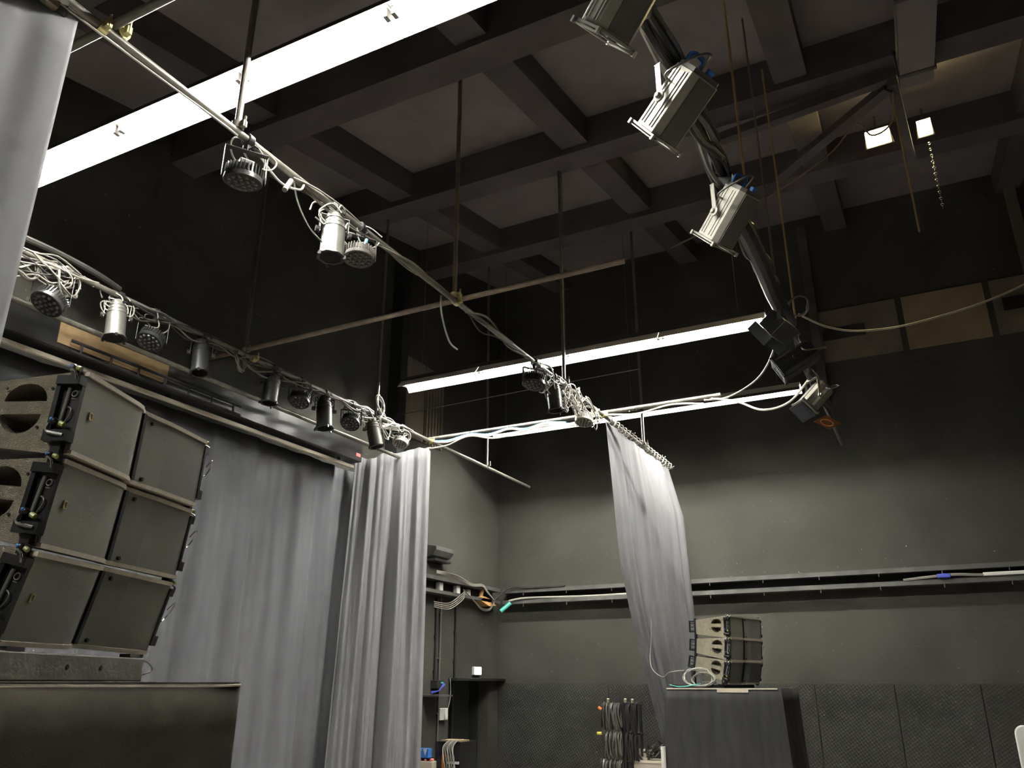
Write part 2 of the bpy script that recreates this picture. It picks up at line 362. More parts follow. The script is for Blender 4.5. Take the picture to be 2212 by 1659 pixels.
curtain('side_curtain', 'grey pleated curtain between the screen housing end and the pipe corner', lambda q: (-6.66 + .70 * q, 8.42 + .78 * q, 4.98 + .24 * q - .10 * math.sin(math.pi * q * 2.5) ** 2 * (1 - q)), lambda q: (-6.62 + .70 * q, 8.15 + 1.02 * q, .03), 170, 30, 4.6, 11, .055, (.75, -.66, 0))
def rightc(q, t):
    near = Vector((P1, 9.33, 5.24)).lerp(Vector((P1 + .10, 9.75 + .2, 3.7)), min(1, t / .3)) if t < .3 else None
    zt = 5.24 - 5.2 * t
    yn = 9.33 + .25 * t / .3 if t < .3 else 9.58 + 2.2 * ((t - .3) / .7) ** 1.3
    xn = P1 + .10 * t
    yf = 12.1 - .05 * t; xf = P1 + .16 * min(1, t / .15) + .22 * t
    return Vector((xn + (xf - xn) * q, yn + (yf - yn) * q, zt))
curtain('leg_curtain', 'narrow grey curtain swept back behind the far speaker stack', None, None, 150, 34, 7, 17, .022, (1, -.15, 0), xtra=rightc)

# curtain track for near curtain, ties for right curtain
tr = thing('curtain_track', 'dark bunched curtain heading and track at the near pipe end', 'curtain track', (P1, 0, PZ))
MB().bb(-.03, .03, -1.2, 1.75, -.12, -.03).build('rail', 'pipe_dark', tr, False)
cable('heading_tape', [(.02, -1.2 + .1 * k, -.07 + .03 * math.sin(k * 1.7)) for k in range(30)], .035, 'hanger_rust', tr, n=6, k=3)
tr = thing('curtain_ties', 'row of tied tape knots fixing the narrow curtain to its pipe', 'ties', (P1, 9.35, PZ))
for k in range(20):
    y = .05 + k * .14
    MB().tube(spl([(.03, y, -.05), (.05, y + .01, .02), (0, y + .03, .045), (-.05, y + .02, 0), (-.01, y + .04, -.05), (.05 + U(0, .05), y + U(-.04, .06), -.02 + U(-.05, .06))], 4), .008, 5).build('tie', 'cable_grey' if k % 3 else 'cable_mid', tr)

# ------------------------------------------------------------------ pipes of the lighting grid
def coupler(mb, c, ax='y'):
    Rm = {'y': Matrix.Rotation(R(90), 4, 'X'), 'x': Matrix.Rotation(R(90), 4, 'Y'), 'z': Matrix.Identity(4)}[ax]
    T = Matrix.Translation(c)
    mb.lathe([(.0265, -.025), (.038, -.025), (.038, .025), (.0265, .025), (.0265, -.025)], 14, T @ Rm)
    mb.box((.05, 0, 0), (.03, .03, .045), T); mb.cyl((.06, 0, -.02), (.06, 0, .055), .008, 6, None, T)
def pipe(name, a, b, m, label, r=.0242, parts=()):
    t = thing(name, label, 'pipe', a)
    v = Vector(b) - Vector(a); MB().cyl((0, 0, 0), v, r, 16).build('tube', m, t)
    for (c, ax) in parts:
        mb = MB(); coupler(mb, Vector(c) - Vector(a), ax); mb.build('coupler', 'brass', t)
    return t
pipe('grid_pipe', (P0, -3, PZ), (P0, 12.4, PZ), 'pipe_steel', 'long grid pipe over the stage edge carrying the long row of par cans', parts=(((P0, 5.75, PZ), 'y'), ((P0, 9.2, PZ), 'y')))
pipe('grid_pipe', (P1, -3, PZ), (P1, 12.25, PZ), 'pipe_steel', 'long grid pipe running from the near curtain to the narrow curtain', parts=(((P1, 1.95, PZ), 'y'), ((P1, 2.06, PZ + .05), 'x'), ((P1, 5.55, PZ), 'y'), ((P1, 9.2, PZ), 'y')))
pipe('grid_pipe', (P2, -3, PZ), (P2, 12.0, PZ), 'pipe_dark', 'cable-wrapped grid pipe carrying the boxy grey spotlights')
pipe('cross_pipe', (-6.1, 2.0, PZ + .05), (4.0, 2.0, PZ + .05), 'pipe_steel', 'pale cross pipe clamped over the near curtain track')
pipe('cross_pipe', (-6.6, 5.62, PZ + .05), (-1.83, 5.62, PZ + .05), 'hanger_rust', 'dark rusty cross pipe with a cut free end')
qp = pipe('cross_pipe', (-6.05, 9.25, PZ + .049), (-1.90, 9.25, PZ + .049), 'pipe_steel', 'bright cross pipe with white and blue cables tied beneath')
for x in (-5.35, -4.75, -4.2, -2.95):
    MB().ring(.032, .006, 14, 5, Matrix.Translation((x + 6.05, 0, -.012)) @ Matrix.Rotation(R(90), 4, 'Y')).build('cable_tie', 'cable_black', qp)
pipe('screen_pipe', (-6.25, 2.2, 5.01), (-6.25, 8.9, 5.01), 'pipe_steel', 'pale pipe behind the row of par cans above the screen housing')
def hanger(x, y, z0, label, m='pipe_steel', r=.021):
    t = thing('hanger_pipe', label, 'hanger', (x, y, z0), group=None)
    MB().cyl((0, 0, 0), (0, 0, roofz(y) - z0), r, 12).build('drop_tube', m, t)
    mb = MB(); coupler(mb, (0, 0, .02), 'z'); mb.build('clamp', 'brass' if m == 'hanger_rust' else 'pipe_steel', t)
hanger(P1, 2.90, PZ + .02, 'white-lit hanger tube crossing the nearest fluorescent light')
hanger(P1, 5.52, PZ + .02, 'long rusty hanger tube dropping to the brass clamps on the central pipe', 'hanger_rust')
hanger(P1, 7.97, PZ + .02, 'white-lit hanger tube in front of the middle fluorescent light')
hanger(P1, 10.85, PZ + .02, 'white-lit hanger tube above the tied curtain top')
hanger(P0, 7.92, PZ + .02, 'white-lit hanger tube rising from the coiled cables')
hanger(P0, 10.86, PZ + .02, 'white-lit hanger tube at the left end of the farthest fluorescent light')
hanger(P0, 5.62, PZ + .02, 'dim dark hanger tube above the row of par cans', 'pipe_dark')
# cables under the bright cross pipe
for nm, mm, dz, rr, lb in (('tied_cable', 'cable_white', 0, .013, 'white cable swagged below the bright cross pipe'), ('tied_cable', 'cable_blue', .012, .011, 'blue cable swagged below the bright cross pipe')):
    pts = []
    xs = [-6.0, -5.7, -5.35, -5.05, -4.75, -4.48, -4.2, -3.85, -3.45, -2.95, -2.5, -2.1] if mm == 'cable_white' else [-6.05, -5.7, -5.35, -5.05, -4.75, -4.48, -4.2, -3.9]
    for i, x in enumerate(xs):
        pts.append((x, 9.22 - .02 * (i % 2), PZ + .008 - (.06 if i % 2 else 0) + dz * (2 if i % 2 else 1)))
    cable(nm, pts, rr, mm, None, lb)
cable('tied_cable', [(-6.0, 9.2, 5.19), (-5.7, 9.2, 5.20), (-5.35, 9.21, 5.29), (-4.9, 9.2, 5.20), (-4.2, 9.2, 5.27), (-3.7, 9.2, 5.21), (-3.39, 9.2, 5.24)], .012, 'cable_grey', None, 'grey cable sagging lowest below the bright cross pipe')
cable('slack_cable', [(-1.0, 8.1, 5.62), (-1.12, 8.35, 5.42), (-1.35, 8.6, 5.24), (-1.8, 9.2, 5.29), (-2.1, 9.25, 5.31)], .011, 'cable_grey', None, 'slack cable dropping from the wrapped pipe to the cross pipe end')
cable('slack_cable', [(-2.0, 9.2, 5.30), (-1.7, 9.15, 5.20), (-1.4, 9.05, 5.02), (-1.1, 9.0, 5.05), (-.86, 8.9, 5.24)], .013, 'cable_white', None, 'white slack cable looping from the cross pipe to the shuttered spotlight')
cable('slack_cable', [(-.74, 7.6, 5.47), (-.5, 7.8, 5.36), (-.18, 8.0, 5.34), (.35, 8.2, 5.42), (1.2, 8.6, 5.75), (2.4, 9.2, 6.5)], .010, 'cable_white', None, 'thin white cable sagging away from the wrapped pipe toward the beige panels')
cable('guy_wire', [(-6.9, 9.6, 5.93), (-4.2, 9.6, 5.985), (-3.0, 9.6, 6.0)], .006, 'cable_grey', None, 'thin taut wire stretched below the middle fluorescent light', k=2)

# ------------------------------------------------------------------ fluorescent lights
def fluorescent(yf, label, zl=5.88, x0=-6.06, n=4, pitch=1.22, skirt=0.0):
    L = n * pitch; yc = yf - .14
    t = thing('fluorescent_light', label, 'ceiling light', (x0, yc, zl))
    h = .105; th = .004
    prof = [(-.14, 0), (-.05, h), (.05, h), (.14, 0), (.14 + th, 0), (.052, h + th), (-.052, h + th), (-.14 - th, 0)]
    RX = Matrix(((0, 0, 1, 0), (1, 0, 0, 0), (0, 1, 0, 0), (0, 0, 0, 1)))
    for k in range(n):
        MB().prism(prof, k * pitch + .003, (k + 1) * pitch - .003, RX).build('hood', 'hood_white', t, False)
    if skirt: MB().bb(0, L, -.1445, -.1405, -skirt, .012).build('skirt', 'tray_dark', t, False)
    MB().bb(0, L, -.04, .04, h + .004, h + .06).build('gear_tray', 'tray_dark', t, False)
    for k in range(n):
        a = k * pitch + .05; b = (k + 1) * pitch - .05
        tb = MB().cyl((a, 0, .060), (b, 0, .060), .017, 12).build('tube', 'tube_glass', t)
        for q in (a, b): MB().box((q + (-.02 if q == a else .02), 0, .072), (.03, .05, .065)).build('lamp_holder', 'tray_dark', tb, False)
    for q in (.3, L * .5, L - .3):
        MB().cyl((q, 0, h + .06), (q, 0, roofz(yc) - zl), .004, 6).build('suspension_wire', 'cable_mid', t)
    return t
fluorescent(3.22, 'blazing fluorescent strip light with white hood next to the near curtain')
fluorescent(8.73, 'lit fluorescent strip light in front of the dark ceiling hanging above the bright cross pipe')
fluorescent(11.23, 'fluorescent strip light showing only its white hood over the narrow curtain', skirt=.03)
fluorescent(-2.3, 'fluorescent strip light hanging over the audience side behind the near curtain')

# ------------------------------------------------------------------ projector screen housing along the stage back
sc = thing('projector_screen_housing', 'long dark projector screen housing above the wide grey curtain', 'screen housing', (-6.53, 2.2, 4.81))
MB().bb(-.13, .13, 0, 6.02, 0, .29).build('case', 'screen_case', sc, False, bevel=.006)
MB().bb(-.01, .03, -.2, 6.0, -.075, -.035).build('bottom_bar', 'cab_lip', sc, False, bevel=.005)
for q in (.3, 3.0, 5.7): MB().bb(0, .02, q - .02, q + .02, -.04, .0).build('bar_stem', 'screen_case', sc, False)
MB().bb(.131, .137, 1.7, 2.86, .05, .27).build('painted_reflection', 'wood', sc, False)  # warm reflection in the glossy case, painted on as a brown panel
MB().bb(.131, .134, 5.90, 5.985, .06, .10).build('warning_label', 'red_label_glow', sc, False)
ld = thing('ladder_truss', 'black ladder truss in front of the brown reflection painted on the screen housing', 'truss', (-6.345, 4.0, 4.80))
for z in (0, .10): MB().cyl((0, 0, z), (0, 2.0, z), .016, 8).build('chord', 'black_matte', ld)
for k in range(7): MB().cyl((0, .1 + k * .3, 0), (0, .1 + k * .3, .10), .011, 6).build('rung', 'black_matte', ld)

# ------------------------------------------------------------------ lantern builders
def yoke(mb, hw, top, piv, wid=.022, th=.004, ax=(0, 1, 0)):
    a = Vector(ax).normalized(); up = Vector((0, 0, 1)); c = a.cross(up)
    M = Matrix((a, c, up)).transposed().to_4x4()
    mb.bb(-hw - th, hw + th, -wid, wid, top - th, top, M)
    for s_ in (-1, 1):
        mb.bb(s_ * hw - (th if s_ < 0 else 0), s_ * hw + (th if s_ > 0 else 0), -wid * .8, wid * .8, piv, top, M)
def clamp(t, m='steel_black'):
    mb = MB(); mb.lathe([(.026, -.02), (.042, -.02), (.042, .02), (.026, .02), (.026, -.02)], 14, Matrix.Rotation(R(90), 4, 'X'))
    mb.box((0, 0, -.055), (.03, .03, .05)); mb.cyl((.0, 0, -.07), (.07, 0, -.07), .006, 6); mb.box((.075, 0, -.07), (.012, .035, .012))
    mb.build('hook_clamp', m, t)
def loops(t, n, z, rad, m, r=.006, rnd=None):
    rnd = rnd or random
    for k in range(n):
        a0 = rnd.uniform(0, 6.28); pts = []
        c = Vector((rnd.uniform(-.05, .05), rnd.uniform(-.08, .08), z + rnd.uniform(-.03, .04)))
        for i in range(7):
            a = a0 + i * .95; q = rad * rnd.uniform(.7, 1.15)
            pts.append(c + Vector((q * .55 * math.cos(a), q * math.cos(a + .4) , q * math.sin(a) * .8)))
        cable('lead', pts, r, m, t, k=4, n=5)
def par_can(x, y, aim, label, m='par_silver', sc_=1.0, group=None, leads=2, lead_m='cable_grey', ax=(.55, .83, 0)):
    t = thing('par_can', label, 'stage light', (x, y, PZ), group=group); clamp(t)
    piv = -.20 * sc_
    mb = MB(); yoke(mb, .100 * sc_, -.08, piv - .02, ax=ax); mb.build('yoke', m, t, False)
    B = aimM(aim, (0, 0, piv)); s_ = sc_
    mb = MB()
    pr = [(0.0001, -.165), (.040, -.162), (.056, -.150), (.064, -.135), (.066, -.105), (.072, -.103), (.072, -.097), (.066, -.095), (.068, -.072), (.077, -.070), (.077, -.062), (.074, -.060), (.076, -.036), (.083, -.034), (.083, -.026), (.078, -.024),
          (.081, .02), (.082, .185), (.089, .188), (.089, .200), (.080, .202), (.078, .195), (.076, .03)]
    mb.lathe([(r_ * s_, z_ * s_) for r_, z_ in pr], 30, B)
    bd = mb.build('body', m, t)
    mb = MB(); mb.lathe([(.076 * s_, .03 * s_), (.0001, .02 * s_)], 24, B); mb.build('lamp_face', 'black_matte', bd)
    mb = MB(); mb.lathe([(.079 * s_, .204 * s_), (.102 * s_, .204 * s_), (.102 * s_, .210 * s_), (.079 * s_, .210 * s_), (.079 * s_, .204 * s_)], 8, B)
    for a in range(3): mb.box((.100 * s_ * math.cos(a * 2.1), .100 * s_ * math.sin(a * 2.1), .216 * s_), (.02, .012, .028), B)
    mb.build('colour_frame', 'par_black', t)
    a = Vector(ax).normalized() * .108 * s_
    for q in (1, -1): MB().cyl(a * q * .9 + Vector((0, 0, piv)), a * q * 1.2 + Vector((0, 0, piv)), .022 * s_, 10).build('pivot_knob', 'par_black', t)
    loops(t, leads, -.09, .10, lead_m)
    cable('lead', [B @ Vector((0, 0, -.13 * s_)), B @ Vector((.05, .04, -.2 * s_)), (.03, .08, -.02), (0, .02, .03)], .006, lead_m, t)
    return t
def led_par(x, y, aim, label, m='par_black', sc_=1.0, group=None, leads=2, lead_m='cable_grey', ax=(.55, .83, 0), blue=False, drop=.22):
    t = thing('led_par', label, 'stage light', (x, y, PZ), group=group); clamp(t)
    piv = -drop * sc_; s_ = sc_
    mb = MB(); yoke(mb, .128 * s_, -.08, piv - .03, wid=.02, ax=ax); mb.build('yoke', m, t, False)
    B = aimM(aim, (0, 0, piv))
    mb = MB(); mb.lathe([(0.0001, -.05 * s_), (.085 * s_, -.05 * s_), (.10 * s_, -.042 * s_), (.104 * s_, .01 * s_), (.115 * s_, .012 * s_), (.118 * s_, .045 * s_), (.112 * s_, .05 * s_), (.105 * s_, .046 * s_), (.0001, .042 * s_)], 32, B)
    bd = mb.build('body', m, t)
    mb = MB()
    for k in range(30):
        a = 2 * math.pi * k / 30; mb.box((.108 * s_, 0, -.02 * s_), (.018 * s_, .006 * s_, .058 * s_), B @ Matrix.Rotation(a, 4, 'Z'))
    mb.build('cooling_fins', m, bd, False)
    mb = MB()
    for rr, nn in ((0, 1), (.042, 6), (.082, 12)):
        for k in range(nn):
            a = 2 * math.pi * k / nn; mb.ball((rr * s_ * math.cos(a), rr * s_ * math.sin(a), .045 * s_), .016 * s_, B, 8, 4)
    mb.build('lens_array', 'lens_dots', bd)
    mb = MB(); mb.box((.0, .0, -.075 * s_), (.09 * s_, .07 * s_, .05 * s_), B); mb.build('power_box', m, bd, False, bevel=.005)
    if blue: MB().cyl(B @ Vector((.05, .05, -.05)), B @ Vector((.06, .05, -.10)), .012, 8).build('blue_plug', 'blue_light', t)
    loops(t, leads, -.10, .11, lead_m)
    return t
# --- row on the central pipe (P1)
led_par(P1, 3.0, (-.1, .05, -1), 'dark finned LED par hanging under the nearest fluorescent light', 'par_black', 1.0, lead_m='cable_white', drop=.26)
par_can(P1, 3.86, (.02, -.05, -1), 'silver par can on the central pipe beside a finned LED par', 'par_silver', 1.0, leads=3, lead_m='cable_white')
led_par(P1, 4.16, (.05, -.12, -1), 'grey finned LED par with blue plug right beside the silver par can', 'fixture_face', .95, leads=3, lead_m='cable_white', blue=True, drop=.24)
led_par(P1, 7.18, (-.1, -.25, -1), 'dark LED par in a wide bracket below the middle fluorescent light', 'par_black', 1.08, lead_m='cable_white', drop=.2)
par_can(P1, 7.68, (.1, .0, -1), 'slim black par can hanging among tangled cables on the central pipe', 'par_black', .98, leads=3, lead_m='cable_white')
led_par(P1, 8.55, (0, -.32, -1), 'pale round LED par with dark face next to the pipe crossing', 'fixture_grey', .92, leads=3, lead_m='cable_white', drop=.27)
# --- row over stage edge (P0)
par_can(P0, 2.95, (.05, -.1, -1), 'grey par can half hidden by the near curtain edge', 'par_silver', 1.0)
led_par(P0, 3.52, (.05, -.55, -1), 'dark LED par with round lens face under the big cable tangle', 'par_black', 1.1, leads=3, drop=.28)
par_can(P0, 4.12, (.12, .0, -1), 'silver par can in front of the painted wood coloured reflection', 'par_silver', 1.0, leads=4, lead_m='cable_white')
led_par(P0, 4.5, (.1, -.5, -1), 'black LED par showing its lens dots beside the silver stage par can', 'par_black', 1.0, leads=2, drop=.26)
par_can(P0, 5.07, (.15, -.05, -1), 'black par can with glossy flank, just before the brass clamp', 'par_black', 1.0, leads=1, lead_m='cable_black')
par_can(P0, 6.05, (.0, -.05, -1), 'matt black par can just past the brass clamp', 'par_black', 1.0, leads=1, lead_m='cable_black')
led_par(P0, 6.5, (.1, -.4, -1), 'small black LED par between two black par cans', 'par_black', 1.0, leads=2, lead_m='cable_mid')
par_can(P0, 6.92, (.12, .0, -1), 'black par can with a coil of cable on its bracket', 'par_black', 1.1, leads=5, lead_m='cable_mid')
led_par(P0, 7.42, (.2, -.6, -1), 'dark LED par tilted toward the room near the screen housing end', 'par_black', 1.0, leads=3, lead_m='cable_grey')
par_can(P0, 7.88, (.22, .12, -1), 'brown-black par can tilted right above the pleated curtain', 'fixture_face', 1.05, leads=2, lead_m='cable_white')
led_par(P0, 8.48, (.1, -.45, -1), 'pale-topped LED par last in the row at the pleated curtain', 'fixture_grey', .85, leads=3, lead_m='cable_white', drop=.24)

# --- cable tangles wrapped along the pipes
def tangle(x, y0, y1, n, label, m, r=.008, rad=.05, sag=.08, seed=1, name='cable_tangle', mix=None, step=.16):
    rnd = random.Random(seed); t = thing(name, label, 'cables', (x, y0, PZ))
    for k in range(n):
        pts = []; y = rnd.uniform(0, .15); a = rnd.uniform(0, 6.28); L = (y1 - y0) * rnd.uniform(.75, 1)
        while y < L:
            q = rad * rnd.uniform(.75, 1.35)
            pts.append((q * math.cos(a), y, q * math.sin(a) - (sag * rnd.random() ** 2)))
            a += rnd.uniform(.3, 1.3); y += step * rnd.uniform(.6, 1.4)
        if len(pts) > 2:
            pts[0] = (.026 * math.cos(a), pts[0][1], .026 * math.sin(a)); pts[-1] = (-.026 * math.cos(a), pts[-1][1], .026 * math.sin(a)); cable('cable', pts, r * rnd.uniform(.8, 1.25), (mix[k % len(mix)] if mix else m), t, k=4, n=5)
    return t
def coil(t, c, rad, n, m, r=.006, seed=3, ax=(1, .3, .2), squash=1.0):
    rnd = random.Random(seed); M0 = aimM(ax, c)
    for k in range(n):
        pts = [M0 @ Vector((rad * rnd.uniform(.88, 1.1) * math.cos(a), squash * rad * rnd.uniform(.88, 1.1) * math.sin(a), rnd.uniform(-.02, .02))) for a in [i * .62 + k for i in range(11)]]
        cable('coil_turn', pts, r, m, t, k=3, n=5)
t = tangle(P0, 2.55, 4.0, 14, 'big tangle of grey cables on the stage pipe beside the near curtain', 'cable_grey', .0075, .075, .24, 21, mix=['cable_grey', 'cable_grey', 'cable_mid', 'cable_black'], step=.22)
for q in (3.25, 3.62): coil(t, (.03, q - 2.55, -.10), .13, 3, 'cable_grey', .008, int(q * 100))
MB().tube(spl([(.0, .2, .09), (.02, .6, .10), (.0, .95, .12), (.02, 1.3, .09), (0, 1.55, .06)], 4), .026, 8).build('loom_sleeve', 'cable_black', t)
tangle(P0, 4.0, 7.4, 6, 'dark cables strung along the stage pipe between the par cans', 'cable_black', .009, .04, .10, 22, mix=['cable_black', 'cable_mid'], step=.3)
t = tangle(P0, 7.2, 8.9, 10, 'pale looped cables on the stage pipe near its far clamp', 'cable_grey', .009, .05, .16, 23, mix=['cable_white', 'cable_grey', 'cable_mid'], step=.2)
coil(t, (.05, .72, .14), .12, 6, 'cable_white', .007, 5); coil(t, (.05, .85, -.12), .16, 2, 'cable_white', .007, 6)
coil(thing('cable_coil', 'dark hanging coil of thin cable beside the brass clamp on the stage pipe', 'cable coil', (P0, 5.55, PZ - .10)), (.03, 0, 0), .085, 5, 'cable_mid', .006, 9, squash=1.4)
tangle(P1, 3.3, 5.4, 3, 'thin cables wound along the central pipe by the silver par can', 'cable_mid', .007, .034, .03, 24, mix=['cable_grey', 'cable_mid'], step=.3)
cable('trunk_cable', [(P1 - .01, 3.1, PZ - .03), (P1, 3.3, PZ - .12), (P1 + .03, 3.45, PZ - .10), (P1 + .02, 3.5, PZ - .03)], .008, 'cable_white', None, 'white plug lead looping under the central pipe')
o = MB().cyl((P1 + .02, 3.33, PZ - .17), (P1 + .0, 3.40, PZ - .05), .018, 10).build('inline_plug', 'fixture_grey'); tag(o, 'small inline plug dangling below the central pipe', 'plug')
tangle(P1, 5.7, 7.2, 4, 'dark sagging cables on the central pipe past the brass clamps', 'cable_black', .009, .045, .12, 25, mix=['cable_mid', 'cable_black'], step=.3)
t = tangle(P1, 7.15, 9.2, 15, 'dense tangle of pale cables on the central pipe by the middle light', 'cable_grey', .007, .065, .24, 26, mix=['cable_white', 'cable_grey', 'cable_mid', 'cable_white'], step=.17)
coil(t, (.02, .75, -.18), .10, 3, 'cable_white', .006, 12, squash=1.6); coil(t, (.04, 1.2, -.05), .12, 3, 'cable_white', .008, 13)
cable('stray_cable', [(P1, 5.3, PZ - .05), (P1 - .02, 5.35, PZ - .2), (P1 + .0, 5.45, PZ - .42), (P1 + .06, 5.5, PZ - .5)], .009, 'cable_mid', None, 'stray cable end dangling under the brass clamps')
cable('stray_cable', [(P1, 3.42, PZ - .02), (P1 - .02, 3.5, PZ - .15), (P1 + .01, 3.6, PZ - .30), (P1 + .03, 3.72, PZ - .36)], .006, 'cable_mid', None, 'thin cable drooping to the silver par can')
cable('parallel_wire', [(P1 + .03, -.5, PZ - .07), (P1 + .03, 1.2, PZ - .075), (P1 + .03, 2.0, PZ - .07), (P1 + .02, 2.7, PZ - .04), (P1 + .01, 2.9, PZ - .03)], .006, 'cable_white', None, 'thin white wire running parallel below the central pipe beside the near curtain')
# P2: heavy black loom
t = tangle(P2, 2.4, 7.4, 12, 'thick loom of black cables wrapped along the spotlight pipe', 'cable_black', .014, .055, .05, 31, name='cable_loom', mix=['cable_black', 'cable_black', 'cable_mid'], step=.28)
MB().tube(spl([(.0, 2.3, -.03), (-.01, 2.7, -.05), (.0, 3.1, -.04), (.01, 3.6, -.06), (0, 4.2, -.05), (.02, 4.9, -.04)], 5), .07, 10).build('sleeve', 'cable_black', t)
tangle(P2, 7.4, 11.8, 4, 'black cables continuing along the far end of the spotlight pipe', 'cable_black', .012, .04, .05, 32, name='cable_loom', step=.35)
coil(thing('cable_coil', 'dark loops of cable standing above the wrapped pipe by the ropes', 'cable coil', (P2, 7.3, PZ + .12)), (.12, 0, 0), .10, 3, 'cable_mid', .008, 15, ax=(.3, 1, .1))

# --- boxy spotlights on P2
def spot(y, e, a, label, m='fixture_grey', face='fixture_face', sc_=1.0, handle='blue_plastic', drop=.30, x=P2, tag_=True, barn=False):
    t = thing('box_spotlight', label, 'stage light', (x, y, PZ)); clamp(t, 'pipe_dark')
    d = Vector((-math.cos(R(e)) * math.cos(R(a)), math.cos(R(e)) * math.sin(R(a)), -math.sin(R(e))))
    B = aimM(d, (0, 0, -drop)); s_ = sc_; w_ = .105 * s_
    side = Vector((d.y, -d.x, 0)).normalized()
    mb = MB(); yoke(mb, w_ + .028, -.085, -drop - .02, wid=.02, ax=side); mb.build('yoke', m, t, False)
    # body: chamfered box extruded along the beam
    c = .032 * s_; poly = [(-w_, -w_ + c), (-w_ + c, -w_), (w_ - c, -w_), (w_, -w_ + c), (w_, w_ - c), (w_ - c, w_), (-w_ + c, w_), (-w_, w_ - c)]
    bd = MB().prism(poly, -.19 * s_, .17 * s_, B).build('housing', m, t, False, bevel=.003)
    # ribs on flanks, dark top and under panels
    for sx in (-1, 1):
        for yy in (-.045, -.02, .03, .055): MB().bb(sx * w_ - .004, sx * w_ + .004, yy * s_ - .004, yy * s_ + .004, -.17 * s_, .15 * s_, B).build('rib', m, bd, False)
    for sy in (-1, 1): MB().bb(-w_ + c + .006, w_ - c - .006, sy * w_ - .005, sy * w_ + .005, -.18 * s_, .16 * s_, B).build('cover', face, bd, False)
    MB().prism([(p[0] * .93, p[1] * .93) for p in poly], -.215 * s_, -.19 * s_, B).build('rear_cap', face, bd, False)
    fr = MB(); g = w_ + .012
    for (x0, x1, y0, y1) in ((-g, g, -g, -w_ + .02), (-g, g, w_ - .02, g), (-g, -w_ + .02, -g, g), (w_ - .02, g, -g, g)): fr.bb(x0, x1, y0, y1, .17 * s_, .182 * s_, B); fr.bb(x0, x1, y0, y1, .190 * s_, .196 * s_, B)
    for (xx, yy) in ((-g, -g), (g, -g), (g, g), (-g, g)): fr.bb(xx - .008, xx + .008, yy - .008, yy + .008, .17 * s_, .20 * s_, B)
    fr.build('colour_frame', m, t, False)
    MB().lathe([(.085 * s_, .172 * s_), (.06 * s_, .185 * s_), (.0001, .195 * s_)], 24, B).build('lens', 'lens_glass', t)
    for sx in (-1, 1): MB().lathe([(.0001, .0), (.032 * s_, 0), (.032 * s_, .012), (.018 * s_, .016), (.012, .03), (.0001, .03)], 16, Matrix.Translation((0, 0, -drop)) @ aimM(side * sx, side * sx * (w_ + .03))).build('tilt_knob', m, t)
    if handle:
        hd = MB().tube(spl([B @ Vector((-.05 * s_, w_ * .75, -.20 * s_)), B @ Vector((-.05 * s_, w_ * .8, -.262 * s_)), B @ Vector((.0, w_ * .85, -.275 * s_)), B @ Vector((.05 * s_, w_ * .8, -.262 * s_)), B @ Vector((.05 * s_, w_ * .75, -.20 * s_))], 4), .013, 8)
        hd.build('handle', handle, t)
        MB().bb(-.02, .02, -w_ * .85, -w_ * .55, -.245 * s_, -.213 * s_, B).build('focus_knob', handle, t, False, bevel=.005)
    cable('lead', [B @ Vector((.03, -w_ * .3, -.21 * s_)), B @ Vector((.05, -w_ * .6, -.30 * s_)), B @ Vector((.14, -w_ * .8, -.26 * s_)), B @ Vector((.2, -.02, -.1 * s_)), (.05, .15, -.10)], .007, 'cable_mid', t)
    cable('safety_cable', [(-.02, .04, .04), (.05, .07, -.03), (.06, .05, -.12), B @ Vector((0, w_ * .7, -.19 * s_))], .004, 'cable_grey', t)
    if tag_: MB().bb(-w_ + .001, -w_ + c, w_ - .001, w_, -.05, .0, B)
    if barn:
        for (px, py, ang, mm) in ((0, 1, 1, 'lens_glass'), (0, -1, 1, 'amber_gel')):
            mb = MB(); mb.bb(-.10, .10, 0, .15, -.002, .002, B @ Matrix.Translation((px * g, py * g, .205 * s_)) @ (Matrix.Identity(4) if py > 0 else Matrix.Rotation(math.pi, 4, 'Z')) @ Matrix.Rotation(R(-50), 4, 'X'))
            mb.build('barn_door', 'par_black', t, False)
    return t
spot(2.74, 40, 24, 'grey boxy spotlight cut off at the top of the picture', drop=.28)
spot(3.55, 36, 22, 'grey boxy spotlight with blue handle directly on the thick cable loom, brightly lit')
t5 = spot(4.78, 43, 27, 'grey boxy spotlight with blue handle and blue stripe beside the tan rope')
spot(7.52, 28, -6, 'black boxy spotlight hanging below the dark flood box', 'par_black', 'par_black', .95, None, .34)
t6 = spot(8.85, 45, -38, 'grey spotlight with open shutters and amber gel at the far pipe', 'fixture_grey', 'fixture_face', .92, None, .30)
# blue stripe on third spotlight
d = Vector((-math.cos(R(43)) * math.cos(R(27)), math.cos(R(43)) * math.sin(R(27)), -math.sin(R(43)))); B = aimM(d, (0, 0, -.30))
for (sx, sy) in ((1, 1), (1, -1), (-1, -1), (-1, 1)):
    pass
MB().bb(.074, .104, -.0005, .002, -.18, .02, B @ Matrix.Translation((.018, -.106, 0)) @ Matrix.Rotation(R(45), 4, 'Z') @ Matrix.Translation((-.09, .012, 0))).build('blue_stripe', 'blue_light', t5, False)
